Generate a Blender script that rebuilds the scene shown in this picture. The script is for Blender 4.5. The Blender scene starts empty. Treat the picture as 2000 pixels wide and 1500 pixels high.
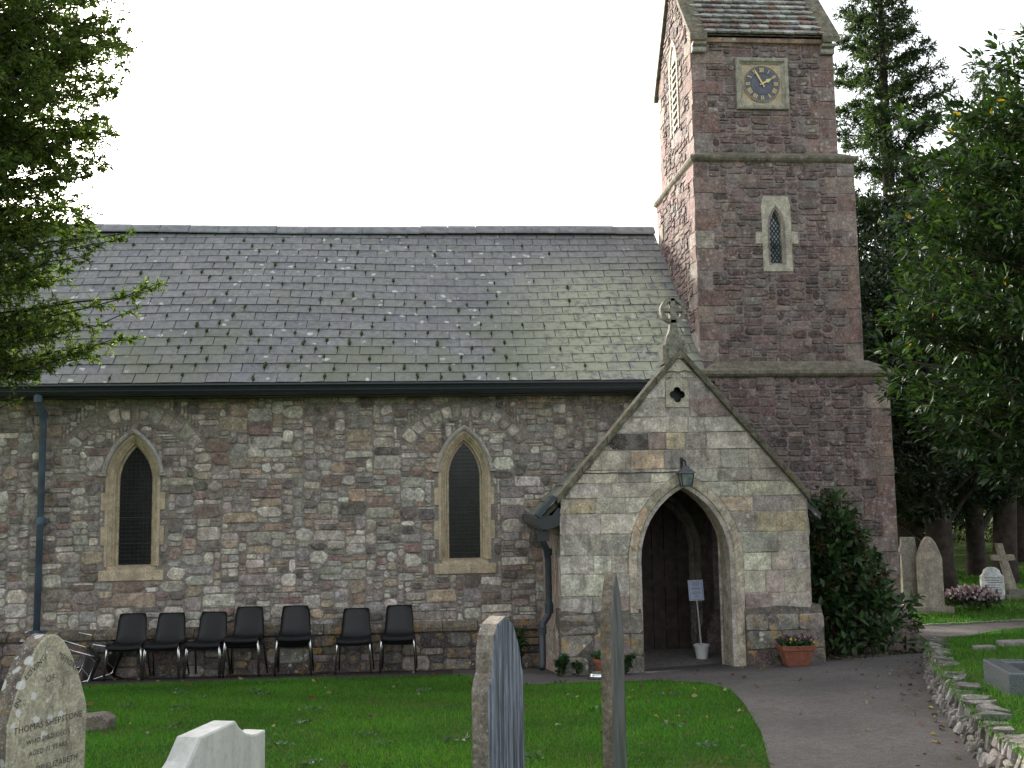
import bpy, bmesh, math, random
import numpy as np
from mathutils import Vector, Matrix
R = math.radians
rng = random.Random(7)
nrg = np.random.default_rng(11)
scene = bpy.context.scene
C = scene.collection

# ------------------------------------------------------------------ camera, sky, sun, exposure
cam_d = bpy.data.cameras.new('camera'); cam = bpy.data.objects.new('camera', cam_d); C.objects.link(cam)
YAW, PITCH, ROLL = 0.0790, 0.1076, -0.0158
EYE = Vector((0, -14, 2.273))
_f = Vector((math.sin(YAW)*math.cos(PITCH), math.cos(YAW)*math.cos(PITCH), math.sin(PITCH)))
_r = Vector((math.cos(YAW), -math.sin(YAW), 0)); _u = _r.cross(_f)
_r2 = math.cos(ROLL)*_r + math.sin(ROLL)*_u; _u2 = -math.sin(ROLL)*_r + math.cos(ROLL)*_u
cam.matrix_world = Matrix.Translation(EYE) @ Matrix((_r2, _u2, -_f)).transposed().to_4x4()
cam_d.sensor_width = 36; cam_d.lens = 36*2022/2000; cam_d.clip_end = 2000
scene.camera = cam

SUN = Vector((-0.45, 0.78, 0.435)).normalized()
world = bpy.data.worlds.new('World'); scene.world = world; world.use_nodes = True
wn = world.node_tree.nodes; wl = world.node_tree.links
bg = wn['Background']; sky = wn.new('ShaderNodeTexSky'); sky.sky_type = 'NISHITA'; sky.sun_disc = False
sky.sun_elevation = math.asin(SUN.z); sky.sun_rotation = math.atan2(SUN.x, SUN.y)
sky.air_density = 1.0; sky.dust_density = 4.0; sky.ozone_density = 1.0
hs = wn.new('ShaderNodeHueSaturation'); hs.inputs['Saturation'].default_value = 0.32
tint = wn.new('ShaderNodeMix'); tint.data_type = 'RGBA'; tint.blend_type = 'MULTIPLY'; tint.inputs[0].default_value = 1; tint.inputs[7].default_value = (1.005, .997, .978, 1)
wl.new(sky.outputs[0], hs.inputs['Color']); wl.new(hs.outputs[0], tint.inputs[6]); wl.new(tint.outputs[2], bg.inputs[0]); bg.inputs[1].default_value = 0.15
sl = bpy.data.lights.new('sun', 'SUN'); sl.energy = 2.0; sl.angle = R(1.5); sl.color = (1.0, .94, .84)
so = bpy.data.objects.new('sun', sl); C.objects.link(so); so.rotation_euler = (-SUN).to_track_quat('-Z', 'Y').to_euler(); so.location = (-20, 30, 30)
scene.view_settings.view_transform = 'Standard'; scene.view_settings.look = 'None'
scene.view_settings.gamma = 1; scene.view_settings.use_curve_mapping = False
scene.view_settings.exposure = 1.72
scene.cycles.use_denoising = True
scene.cycles.max_bounces = 8; scene.cycles.transparent_max_bounces = 6

# ------------------------------------------------------------------ materials
MATS = {}
class NT:
    def __init__(s, name):
        m = bpy.data.materials.new(name); m.use_nodes = True; s.m = m; s.n = m.node_tree.nodes; s.l = m.node_tree.links
        s.b = s.n['Principled BSDF']; s.out = s.n['Material Output']
        g = s.n.new('ShaderNodeNewGeometry'); s.pos = g.outputs['Position']; MATS[name] = m
    def link(s, a, b): s.l.new(a, b)
    def noise(s, scale, detail=3, rough=.6, vec=None, stretch=None):
        t = s.n.new('ShaderNodeTexNoise'); t.inputs['Scale'].default_value = scale; t.inputs['Detail'].default_value = detail; t.inputs['Roughness'].default_value = rough
        v = vec or s.pos
        if stretch:
            mp = s.n.new('ShaderNodeMapping'); mp.inputs['Scale'].default_value = stretch; s.link(v, mp.inputs[0]); v = mp.outputs[0]
        s.link(v, t.inputs['Vector']); return t.outputs['Fac']
    def voro(s, scale, rnd=1.0):
        t = s.n.new('ShaderNodeTexVoronoi'); t.inputs['Scale'].default_value = scale; t.inputs['Randomness'].default_value = rnd
        # wobble so the spots are not round
        nz = s.n.new('ShaderNodeTexNoise'); nz.inputs['Scale'].default_value = scale*2.2; s.link(s.pos, nz.inputs['Vector'])
        mx = s.n.new('ShaderNodeVectorMath'); mx.operation = 'MULTIPLY_ADD'; s.link(nz.outputs['Color'], mx.inputs[0]); mx.inputs[1].default_value = (.5/scale,)*3; s.link(s.pos, mx.inputs[2])
        s.link(mx.outputs[0], t.inputs['Vector']); return t.outputs['Distance']
    def ramp(s, fac, a, b, lo=0., hi=1.):
        r = s.n.new('ShaderNodeMapRange'); r.inputs[1].default_value = a; r.inputs[2].default_value = b; r.inputs[3].default_value = lo; r.inputs[4].default_value = hi
        r.interpolation_type = 'SMOOTHSTEP'; s.link(fac, r.inputs[0]); return r.outputs[0]
    def mul(s, a, b):
        m = s.n.new('ShaderNodeMath'); m.operation = 'MULTIPLY'
        for i, x in enumerate((a, b)):
            if isinstance(x, (int, float)): m.inputs[i].default_value = x
            else: s.link(x, m.inputs[i])
        return m.outputs[0]
    def mix(s, fac, a, b, mode='MIX'):
        m = s.n.new('ShaderNodeMix'); m.data_type = 'RGBA'; m.blend_type = mode
        if isinstance(fac, (int, float)): m.inputs[0].default_value = fac
        else: s.link(fac, m.inputs[0])
        for i, x in ((6, a), (7, b)):
            if isinstance(x, (tuple, list)): m.inputs[i].default_value = (*x[:3], 1)
            else: s.link(x, m.inputs[i])
        return m.outputs[2]
    def val(s, col, fac):   # multiply a colour by a scalar
        m = s.n.new('ShaderNodeVectorMath'); m.operation = 'SCALE'
        if isinstance(col, (tuple, list)): m.inputs[0].default_value = col[:3]
        else: s.link(col, m.inputs[0])
        s.link(fac, m.inputs['Scale']); return m.outputs[0]
    def attr(s, name='col'):
        a = s.n.new('ShaderNodeAttribute'); a.attribute_name = name; return a.outputs['Color']
    def sepz(s):
        x = s.n.new('ShaderNodeSeparateXYZ'); s.link(s.pos, x.inputs[0]); return x.outputs
    def bump(s, h, strength=.5, dist=.01):
        b = s.n.new('ShaderNodeBump'); b.inputs['Strength'].default_value = strength; b.inputs['Distance'].default_value = dist
        s.link(h, b.inputs['Height']); s.link(b.outputs[0], s.b.inputs['Normal'])
    def col(s, c, rough=.9, spec=.25, metal=0):
        if isinstance(c, (tuple, list)): s.b.inputs['Base Color'].default_value = (*c[:3], 1)
        else: s.link(c, s.b.inputs['Base Color'])
        s.b.inputs['Roughness'].default_value = rough; s.b.inputs['Specular IOR Level'].default_value = spec; s.b.inputs['Metallic'].default_value = metal
        return s.m

def stone_mat(name, base=None, lichen=.35, spots=0., orange=0., bump=.6, var=.55, stain=0., smear=None, gain=1., speck=.12):
    t = NT(name)
    c = t.attr() if base is None else base
    n1 = t.noise(9, 5, .65); n2 = t.noise(70, 3, .7); n3 = t.noise(2.2, 3)
    c = t.val(c, t.ramp(n1, .25, .75, gain*(1-var*.75), gain*(1+var*.75))); c = t.val(c, t.ramp(n2, .3, .7, .74, 1.24)); c = t.val(c, t.ramp(t.noise(34, 2, .5), .35, .65, 1-speck, 1+speck))
    c = t.mix(t.mul(t.ramp(n3, .5, .68), .35), c, (.16, .13, .11))
    if smear: c = t.mix(t.mul(t.ramp(t.noise(8, 6, .75), .47, .58), smear[1]), c, smear[0])
    if lichen: c = t.mix(t.mul(t.ramp(t.noise(34, 3, .7), .60, .68), lichen), c, (.50, .49, .45))
    if stain: c = t.mix(t.mul(t.ramp(t.noise(5, 4, .7, stretch=(1.6, 1.6, .35)), .52, .66), stain), c, (.055, .05, .045))
    if spots:
        c = t.mix(t.mul(t.mul(t.ramp(t.voro(11), .30, .22), t.ramp(t.noise(1.5, 2), .53, .60)), spots), c, (.62, .62, .58))
        c = t.mix(t.mul(t.ramp(t.voro(40), .22, .12), spots*.7), c, (.6, .6, .57))
    if orange: c = t.mix(t.mul(t.ramp(t.noise(7, 4, .7), .55, .63), orange), c, (.42, .25, .06))
    t.bump(t.noise(38, 5, .75), bump, .012); return t.col(c, .92, .2)
def plain_mat(name, c, rough=.6, metal=0, spec=.4, nscale=30, var=.3, bump=0):
    t = NT(name); k = t.val(c, t.ramp(t.noise(nscale, 4), .25, .75, 1-var, 1+var))
    if bump: t.bump(t.noise(nscale*3, 4, .7), bump, .004)
    return t.col(k, rough, spec, metal)

stone_mat('rubble', smear=((.27, .24, .215), .30), bump=.9, gain=1.36, speck=.2); stone_mat('tower_stone', lichen=.45, spots=.35, stain=.25, smear=((.26, .215, .2), .5), bump=.9, gain=1.1, speck=.2); stone_mat('ashlar', lichen=.28, spots=.85, stain=.35, smear=((.38, .345, .30), .35), bump=.9, gain=1.45, speck=.16)
stone_mat('plinth_stone', lichen=.45, spots=.8, orange=.55, stain=.6)
stone_mat('mortar', (.275, .244, .215), lichen=.22, var=.45, bump=.9); stone_mat('tower_mortar', (.27, .22, .21), lichen=.4, var=.45, bump=.9)
stone_mat('damp_shade_mortar', (.12, .105, .088), lichen=.3, var=.5, bump=.9); stone_mat('porch_mortar', (.42, .38, .33), lichen=.3)  # damp tone on the plinths; inside the porch it stands in for shade
stone_mat('limestone', (.50, .41, .28), lichen=.15, var=.32, bump=.3, stain=.28, speck=.05); stone_mat('hood_stone', (.43, .405, .36), lichen=.2, var=.3, bump=.3)
stone_mat('pale_stone', (.47, .43, .34), lichen=.2, var=.35, bump=.3, stain=.25)
stone_mat('clock_stone', (.36, .335, .27), lichen=.25, var=.4, stain=.2); stone_mat('coping', (.155, .142, .105), lichen=.35, orange=.2, var=.7); stone_mat('string_course', (.175, .155, .115), lichen=.35, var=.6, stain=.4)
stone_mat('cross_stone', (.25, .235, .19), lichen=.35, var=.5)
stone_mat('tile_stone', None, lichen=.9, var=.6); stone_mat('retaining', None, lichen=.55, spots=.4, stain=.4)
stone_mat('grave_sand', (.37, .34, .25), lichen=.3, spots=.9, var=.35, bump=.3, stain=.45)
stone_mat('grave_side', (.15, .13, .105), lichen=.4, spots=.7, orange=.15)
stone_mat('grave_far', None, lichen=.25, var=.4, stain=.15)
stone_mat('floor_slab', (.22, .20, .18), lichen=.15, var=.35, bump=.2)
stone_mat('grave_brown', (.16, .135, .10), lichen=.25, orange=.25, var=.5, stain=.3)
stone_mat('grave_edge', (.21, .185, .15), lichen=.35, orange=.16, spots=.5, stain=.3)
# white marble memorial
t = NT('marble'); c = t.val((.50, .50, .465), t.ramp(t.noise(9, 5, .7, stretch=(1, 1, .12)), .25, .75, .78, 1.16)); c = t.mix(t.mul(t.ramp(t.noise(24, 5, .7), .48, .68), .5), c, (.33, .35, .25)); t.bump(t.noise(60), .15, .004); t.col(c, .65, .4)
# cleft slate face with streaks
t = NT('cleft_slate'); s1 = t.noise(26, 5, .7, stretch=(1, 1, .05)); s2 = t.noise(90, 4, .7, stretch=(1, 1, .08))
c = t.mix(t.ramp(s1, .36, .64), (.045, .05, .06), (.24, .27, .33)); c = t.val(c, t.ramp(s2, .3, .7, .55, 1.35)); t.bump(s1, .8, .02); t.col(c, .65, .4)
t = NT('grave_slate'); c = t.val((.10, .105, .10), t.ramp(t.noise(14, 4, stretch=(1, 1, .2)), .3, .7, .5, 1.5)); t.col(c, .55, .5)
# roof slate
t = NT('slate'); xyz = t.sepz(); c = t.val(t.attr(), t.ramp(t.noise(14, 5, .7), .25, .75, .68, 1.32))
gm = t.mul(t.ramp(t.noise(.55, 2), .40, .62), t.ramp(xyz[2], 5.9, 4.2)); c = t.mix(t.mul(gm, .55), c, (.155, .17, .095))
lm = t.mul(t.mul(t.ramp(xyz[0], .7, 2.4), t.ramp(t.noise(9, 5, .75), .38, .54)), t.mul(t.ramp(xyz[2], 6.3, 5.2), t.ramp(xyz[0], 3.72, 3.5))); c = t.mix(t.mul(lm, .85), c, (.36, .37, .26))
c = t.mix(t.mul(t.ramp(t.noise(30, 4, .75), .58, .68), .4), c, (.27, .27, .255))
c = t.mix(t.mul(t.mul(t.ramp(t.voro(5), .21, .13), t.ramp(t.noise(.8, 2), .44, .56)), .85), c, (.55, .55, .52))
t.bump(t.noise(26, 4, .7), .35, .006); t.col(c, .72, .35)
plain_mat('ridge', (.19, .195, .20), .7, nscale=8, var=.3, bump=.2)
plain_mat('gutter', (.020, .026, .030), .38, spec=.5, var=.2); plain_mat('pipe', (.075, .108, .145), .45, spec=.5, nscale=4, var=.3); plain_mat('pipe_dark', (.032, .044, .052), .45, spec=.5, nscale=5)
plain_mat('lead', (.10, .105, .11), .5, metal=.3); plain_mat('iron', (.02, .022, .022), .5, spec=.5)
plain_mat('glass_dark', (.014, .015, .018), .16, spec=.5, nscale=6, var=.4); plain_mat('grille', (.028, .032, .036), .45, metal=.4)
plain_mat('pane', (.17, .20, .20), .14, spec=.6, nscale=9, var=.5)
plain_mat('chair_plastic', (.0085, .0085, .009), .48, spec=.4, nscale=14, var=.25, bump=.08); plain_mat('chrome', (.62, .62, .62), .22, metal=1, var=.1)
plain_mat('clock_blue', (.105, .11, .145), .55, nscale=12, var=.2); plain_mat('gold', (.78, .60, .24), .45, metal=0, var=.12); plain_mat('plain_black', (.015, .015, .018), .5)
plain_mat('door_wood', (.045, .03, .022), .6, nscale=10, var=.5, bump=.2); plain_mat('dark_wood', (.06, .05, .042), .8, nscale=10)
plain_mat('terracotta', (.22, .078, .046), .8, nscale=20, var=.25); plain_mat('bucket_white', (.72, .72, .70), .4, nscale=6, var=.06); plain_mat('pole_white', (.62, .60, .55), .6, var=.1)
plain_mat('sign_paper', (.55, .60, .74), .5, var=.04); plain_mat('ink', (.10, .12, .22), .6, var=.1); plain_mat('lettering', (.055, .05, .045), .85, nscale=40, var=.6)
plain_mat('steel', (.7, .7, .7), .2, metal=1, var=.1); plain_mat('granite', (.11, .12, .125), .22, spec=.6, nscale=220, var=.7)
plain_mat('bark', (.036, .027, .021), .95, nscale=8, var=.5, bump=.6); plain_mat('bark_grey', (.15, .125, .105), .95, nscale=7, var=.45, bump=.6); plain_mat('twig', (.075, .06, .035), .9)
plain_mat('moss', (.038, .062, .014), .95, nscale=60, var=.5, bump=.5); plain_mat('soil', (.035, .028, .022), .95, nscale=18, var=.6, bump=.8)
# path
t = NT('tarmac'); c = t.val((.100, .089, .082), t.ramp(t.noise(1.3, 4), .3, .7, .72, 1.22)); c = t.val(c, t.ramp(t.noise(110, 4, .8), .32, .68, .55, 1.5)); c = t.val(c, t.ramp(t.noise(18, 5, .75), .3, .7, .82, 1.2)); c = t.mix(t.mul(t.ramp(t.noise(2.6, 5, .7), .50, .66), .55), c, (.048, .043, .036)); c = t.mix(t.mul(t.ramp(t.noise(55, 3, .7), .60, .68), .5), c, (.19, .18, .165)); t.bump(t.noise(200, 3, .7), .5, .006); t.col(c, .85, .3)
# turf below the blades
t = NT('turf'); c = t.mix(t.ramp(t.noise(1.6, 5, .7), .38, .62), (.026, .075, .009), (.075, .085, .024)); c = t.val(c, t.ramp(t.noise(40, 4, .75), .3, .7, .5, 1.4)); t.bump(t.noise(50, 4, .7), 1, .02); t.col(c, .95, .1)
def leaf_mat(name, gloss=.5, spec=.4, trans=.35, tcol=(1.25, 1.35, .5)):
    t = NT(name); c = t.attr(); t.col(c, gloss, spec)
    tr = t.n.new('ShaderNodeBsdfTranslucent'); t.link(t.mix(1, c, tcol, 'MULTIPLY'), tr.inputs[0])
    mx = t.n.new('ShaderNodeMixShader'); mx.inputs[0].default_value = trans
    t.link(t.b.outputs[0], mx.inputs[1]); t.link(tr.outputs[0], mx.inputs[2]); t.link(mx.outputs[0], t.out.inputs[0])
leaf_mat('needle', .55, .35, .5); leaf_mat('laurel_leaf', .44, .26, .24); leaf_mat('shrub_leaf', .42, .45, .28); leaf_mat('grass_blade', .6, .25, .4, (1.2, 1.3, .5)); leaf_mat('petal', .7, .2, .4, (1, 1, 1)); leaf_mat('dead_leaf', .8, .2, .25, (1, 1, 1))

# ------------------------------------------------------------------ mesh helpers
def mesh(name, V, F, mat, parent=None, col=None, smooth=False):
    me = bpy.data.meshes.new(name)
    if isinstance(F, np.ndarray):
        V = np.ascontiguousarray(V, np.float32); m, k = F.shape
        me.vertices.add(len(V)); me.vertices.foreach_set('co', V.ravel())
        me.loops.add(m*k); me.loops.foreach_set('vertex_index', F.astype(np.int32).ravel())
        me.polygons.add(m); me.polygons.foreach_set('loop_start', np.arange(0, m*k, k, dtype=np.int32)); me.polygons.foreach_set('loop_total', np.full(m, k, np.int32))
        me.update(calc_edges=True)
    else:
        me.from_pydata([tuple(v) for v in V], [], F); me.update()
    if col is not None:
        a = me.attributes.new('col', 'FLOAT_COLOR', 'FACE'); nf = len(me.polygons)
        cc = np.asarray(col, np.float32)
        if cc.ndim == 1: cc = np.tile(cc[:3], (nf, 1))
        a.data.foreach_set('color', np.concatenate([cc[:, :3], np.ones((nf, 1), np.float32)], 1).ravel())
    if smooth: me.polygons.foreach_set('use_smooth', [True]*len(me.polygons))
    me.materials.append(MATS[mat])
    o = bpy.data.objects.new(name, me); C.objects.link(o)
    if parent: o.parent = parent
    return o
def tag(o, label, cat, group=None):
    o['label'] = label; o['category'] = cat
    if group: o['group'] = group
    return o
def thing(name, loc, label, cat, group=None, rz=0):
    o = bpy.data.objects.new(name, None); C.objects.link(o); o.location = loc; o.rotation_euler = (0, 0, rz); o.empty_display_size = .2
    return tag(o, label, cat, group)
def kind(o, k): o['kind'] = k; return o
class Acc:
    def __init__(s): s.V = []; s.F = []; s.K = []
    def add(s, V, F, col=(.5, .5, .5)):
        n = len(s.V); s.V += [tuple(v) for v in V]; s.F += [tuple(i+n for i in f) for f in F]; s.K += [col]*len(F)
    def box(s, x0, x1, y0, y1, z0, z1, col=(.5, .5, .5)):
        s.add([(x, y, z) for z in (z0, z1) for y in (y0, y1) for x in (x0, x1)], [(0, 2, 3, 1), (4, 5, 7, 6), (0, 1, 5, 4), (2, 6, 7, 3), (0, 4, 6, 2), (1, 3, 7, 5)], col)
    def tube(s, pts, r, n=8, col=(.5, .5, .5), cap=True):
        pts = [Vector(p) for p in pts]; rs = [float(q) for q in r] if isinstance(r, (list, tuple)) else [float(r)]*len(pts); V = []; F = []
        up = None
        for i, p in enumerate(pts):
            d = (pts[min(i+1, len(pts)-1)] - pts[max(i-1, 0)]).normalized()
            if up is None: up = Vector((0, 0, 1)) if abs(d.z) < .9 else Vector((1, 0, 0))
            a = d.cross(up).normalized(); b = a.cross(d).normalized(); up = b
            for k in range(n):
                t = 2*math.pi*k/n; V.append(p + rs[i]*(math.cos(t)*a + math.sin(t)*b))
        for i in range(len(pts)-1):
            for k in range(n): F.append((i*n+k, i*n+(k+1) % n, (i+1)*n+(k+1) % n, (i+1)*n+k))
        if cap: F.append(tuple(range(n))[::-1]); F.append(tuple(range((len(pts)-1)*n, len(pts)*n)))
        s.add(V, F, col)
    def lathe(s, prof, cx, cy, n=16, col=(.5, .5, .5), z0=0):
        V = []; F = []
        for (r, z) in prof:
            for k in range(n): V.append((cx+r*math.cos(2*math.pi*k/n), cy+r*math.sin(2*math.pi*k/n), z0+z))
        for i in range(len(prof)-1):
            for k in range(n): F.append((i*n+k, i*n+(k+1) % n, (i+1)*n+(k+1) % n, (i+1)*n+k))
        s.add(V, F, col)
    def prism(s, poly, fn, d0, d1, col=(.5, .5, .5)):   # poly in (u,v), fn(u,v,n) -> world
        n = len(poly); V = [fn(u, v, d0) for u, v in poly] + [fn(u, v, d1) for u, v in poly]
        F = [tuple(range(n))[::-1], tuple(range(n, 2*n))] + [(i, (i+1) % n, n+(i+1) % n, n+i) for i in range(n)]
        s.add(V, F, col)
    def strip(s, rings, closed=False, col=(.5, .5, .5)):
        n = len(rings[0]); V = [p for r in rings for p in r]; F = []
        for i in range(len(rings)-1):
            for k in range(n if closed else n-1): F.append((i*n+k, i*n+(k+1) % n, (i+1)*n+(k+1) % n, (i+1)*n+k))
        s.add(V, F, col)
    def build(s, name, mat, parent=None, smooth=False, color=False):
        return mesh(name, s.V, s.F, mat, parent, np.array(s.K) if color else None, smooth)
def bevel(o, w=.006, seg=2):
    m = o.modifiers.new('bevel', 'BEVEL'); m.width = w; m.segments = seg; m.limit_method = 'ANGLE'; m.angle_limit = R(35); return o
def jit(c, a=.12, g=None):
    k = 1+(g or rng).uniform(-a, a); return tuple(max(.004, x*k*(1+(g or rng).uniform(-.05, .05))) for x in c)
def sheet(name, loops, fn, mat, parent=None, col=None):      # flat sheet with holes; loops in (u,v)
    bm = bmesh.new(); E = []
    for lp in loops:
        vs = [bm.verts.new(fn(u, v, 0)) for u, v in lp]; E += [bm.edges.new((vs[i], vs[(i+1) % len(vs)])) for i in range(len(vs))]
    bmesh.ops.triangle_fill(bm, edges=E, use_beauty=True)
    me = bpy.data.meshes.new(name); bm.to_mesh(me); bm.free(); me.materials.append(MATS[mat])
    o = bpy.data.objects.new(name, me); C.objects.link(o); o.parent = parent; return o

# lancet outline (pointed arch), offset o outwards
class Lancet:
    def __init__(s, cx, a, zs, zsp, rise): s.cx, s.a, s.zs, s.zsp, s.rise = cx, a, zs, zsp, rise; s.Rr = (a*a+rise*rise)/(2*a); s.k = s.Rr-a
    def path(s, o=0, n=9, zs=None, zfrom=None):
        ap = math.acos(min(1, s.k/(s.Rr+o))); z0 = s.zs if zs is None else zs
        L = [(-(s.a+o), z0)] + ([(-(s.a+o), s.zsp)] if z0 < s.zsp-1e-6 else []) + [(-((s.Rr+o)*math.cos(ap*i/n)-s.k), s.zsp+(s.Rr+o)*math.sin(ap*i/n)) for i in range(1, n+1)]
        return [(s.cx+u, v) for u, v in L] + [(s.cx-u, v) for u, v in L[-2::-1]]
    def inside(s, u, v, o=0, low=None):
        d = abs(u-s.cx)
        if d > s.a+o or v < (s.zs if low is None else low): return False
        if v <= s.zsp: return True
        return (d+s.k)**2 + (v-s.zsp)**2 < (s.Rr+o)**2
    def halfw(s, v, o=0):
        if v <= s.zsp: return s.a+o
        q = (s.Rr+o)**2-(v-s.zsp)**2
        return max(0, math.sqrt(q)-s.k) if q > 0 else 0

# rubble laying: irregular rectangles on a fine grid
def rubble(u0, u1, v0, v1, cu, cv, blocked, g, ws, hs):
    nu = int((u1-u0)/cu); nv = int((v1-v0)/cv); cu = (u1-u0)/nu; cv = (v1-v0)/nv
    occ = [[blocked(u0+(i+.5)*cu, v0+(j+.5)*cv) for i in range(nu)] for j in range(nv)]; out = []
    for j in range(nv):
        i = 0
        while i < nu:
            if occ[j][i]: i += 1; continue
            h = g.choice(hs); w = max(1, int(round(g.choice(ws)*(1+.25*(h-2)))))
            if i+w+1 <= nu and (i+w+1 == nu or occ[j][min(nu-1, i+w+1)]): w += 1
            k = 0
            while k < w and i+k < nu and not occ[j][i+k]: k += 1
            w = k; hh = 1
            while hh < h and j+hh < nv and all(not occ[j+hh][i+q] for q in range(w)): hh += 1
            if j+hh == nv-1 and all(not occ[nv-1][i+q] for q in range(w)): hh += 1
            for a in range(hh):
                for q in range(w): occ[j+a][i+q] = True
            out.append((u0+i*cu, v0+j*cv, u0+(i+w)*cu, v0+(j+hh)*cv)); i += w
    return out
def cutpoly(P, gap, cut, g, rough=.3):
    # P: 4 corners ccw; shrink by the joint, cut the corners -> 8-gon
    c = (sum(p[0] for p in P)/4, sum(p[1] for p in P)/4); m = min(math.dist(P[0], P[1]), math.dist(P[1], P[2]))
    Q = []
    for (u, v) in P:
        Q.append((u - math.copysign(min(gap, abs(u-c[0])*.5), u-c[0]), v - math.copysign(min(gap, abs(v-c[1])*.5), v-c[1])))
    out = []
    for i in range(4):
        p, a, b = Q[i], Q[i-1], Q[(i+1) % 4]
        for q, L in ((a, math.dist(p, a)), (b, math.dist(p, b))):
            t = min(.42, m*g.uniform(cut*.5, cut*1.5)/max(L, 1e-4)); r = m*rough*.12
            out.append((p[0]+(q[0]-p[0])*t+g.uniform(-r, r), p[1]+(q[1]-p[1])*t+g.uniform(-r, r)))
    return out
def stone(poly, fn, g, proud=.02, dome=.78, back=-.02):
    n = len(poly); cu = sum(p[0] for p in poly)/n; cv = sum(p[1] for p in poly)/n; V = [fn(u, v, back) for u, v in poly]
    tu, tv = g.uniform(-.06, .06), g.uniform(-.05, .05)
    V += [fn(u, v, proud*.35) for u, v in poly]
    for (u, v) in poly:
        k = dome*g.uniform(.93, 1.07); V.append(fn(cu+(u-cu)*k, cv+(v-cv)*k, proud*g.uniform(.8, 1.05)+tu*(u-cu)+tv*(v-cv)))
    F = [(i, (i+1) % n, n+(i+1) % n, n+i) for i in range(n)] + [(n+i, n+(i+1) % n, 2*n+(i+1) % n, 2*n+i) for i in range(n)] + [tuple(range(2*n, 3*n))]
    return V, F
def lay(pieces, name, mat, parent, limit, rest):          # pieces: (area, V, F, col); the largest become parts, the rest one joined part
    pieces.sort(key=lambda p: -p[0]); acc = Acc()
    for i, (a, V, F, c) in enumerate(pieces):
        if i < limit: mesh(name, V, F, mat, parent, c)
        else: acc.add(V, F, c)
    if acc.V: kind(acc.build(rest, mat, parent, color=True), 'stuff')

# ------------------------------------------------------------------ the ground
def G(x, y):
    t = -y
    z = .68*(1-math.exp(-t/5)) if t > 0 else -.02*t
    return z + .025*max(0, x-2)
def sstep(a, b, x): t = min(1, max(0, (x-a)/(b-a))); return t*t*(3-2*t)
RW = [(2.55, -14), (2.85, -10.5), (3.05, -8.9), (3.38, -7.62), (3.82, -6.42), (4.33, -5.08), (5.12, -3.3), (5.62, -2.45), (6.10, -1.75), (6.5, -1.2), (6.8, -.75)]
def BANK(x, y): return G(x, y) + .215*sstep(-.7, -2.6, y) + .02
def drape(name, poly, zf, mat, step=.5, parent=None):
    bm = bmesh.new(); vs = [bm.verts.new((x, y, 0)) for x, y in poly]
    bmesh.ops.triangle_fill(bm, edges=[bm.edges.new((vs[i], vs[(i+1) % len(vs)])) for i in range(len(vs))], use_beauty=True)
    for ax in (0, 1):
        lo = min(p[ax] for p in poly); hi = max(p[ax] for p in poly); k = lo+step
        while k < hi:
            co = [0, 0, 0]; co[ax] = k; no = [0, 0, 0]; no[ax] = 1
            bmesh.ops.bisect_plane(bm, geom=bm.verts[:]+bm.edges[:]+bm.faces[:], plane_co=co, plane_no=no); k += step
    for v in bm.verts: v.co.z = zf(v.co.x, v.co.y)
    bmesh.ops.recalc_face_normals(bm, faces=bm.faces[:])
    me = bpy.data.meshes.new(name); bm.to_mesh(me); bm.free(); me.materials.append(MATS[mat]); o = bpy.data.objects.new(name, me); C.objects.link(o); o.parent = parent
    return o
gx = np.concatenate([np.linspace(-400, -12, 12), np.linspace(-11, 16, 55), np.linspace(18, 400, 12)]); gy = np.concatenate([np.linspace(-300, -17, 10), np.linspace(-16, 14, 61), np.linspace(16, 600, 14)])
V = np.array([(x, y, G(min(x, 30), min(max(y, -30), 20))) for y in gy for x in gx]); n = len(gx)
F = np.array([(j*n+i, j*n+i+1, (j+1)*n+i+1, (j+1)*n+i) for j in range(len(gy)-1) for i in range(n-1)])
kind(mesh('ground', V, F, 'turf', smooth=True), 'structure')
LEFT_EDGE = [(1.1, -14), (1.55, -10), (2.13, -7.36), (2.43, -6.23), (2.70, -4.9), (2.82, -4.1), (2.74, -3.5), (2.35, -3.0), (1.6, -2.93), (1.0, -2.98), (.62, -2.5), (.40, -1.75), (.25, -1.40)]
STRIP = [(.25, -1.40), (-1, -1.42), (-2.06, -1.37), (-4, -1.40), (-6, -1.42), (-10, -1.4)]
PATH_POLY = LEFT_EDGE + [(.25, .1), (6.9, .1), (7.3, 1.75), (7.95, 1.65), (8.55, 1.65), (9.3, 1.65), (12, 1.7), (12, 1.2), (8.95, 1.15), (8.15, .9), (7.5, .55), (6.95, .2), (6.85, -.95)] + [(x+.12, y) for x, y in RW[::-1][1:]]
kind(drape('path', PATH_POLY, lambda x, y: G(x, y)+.010, 'tarmac', .4), 'structure')
kind(drape('soil_border', STRIP + [(-10, .1), (.25, .1)], lambda x, y: G(x, y)+.007, 'soil', .4), 'structure')
BANK_POLY = [(x+.05, y+.02) for x, y in RW] + [(9, -.3), (16, -.2), (16, -14)]
kind(drape('grass_bank', BANK_POLY, BANK, 'turf', .4), 'structure')

# ------------------------------------------------------------------ church nave
nave = thing('church_nave', (-1.2, 0, 0), 'long rubble stone church nave with grey slate roof and two lancet windows', 'church')
def par(o): o.matrix_parent_inverse = o.parent.matrix_basis.inverted(); return o
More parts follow.
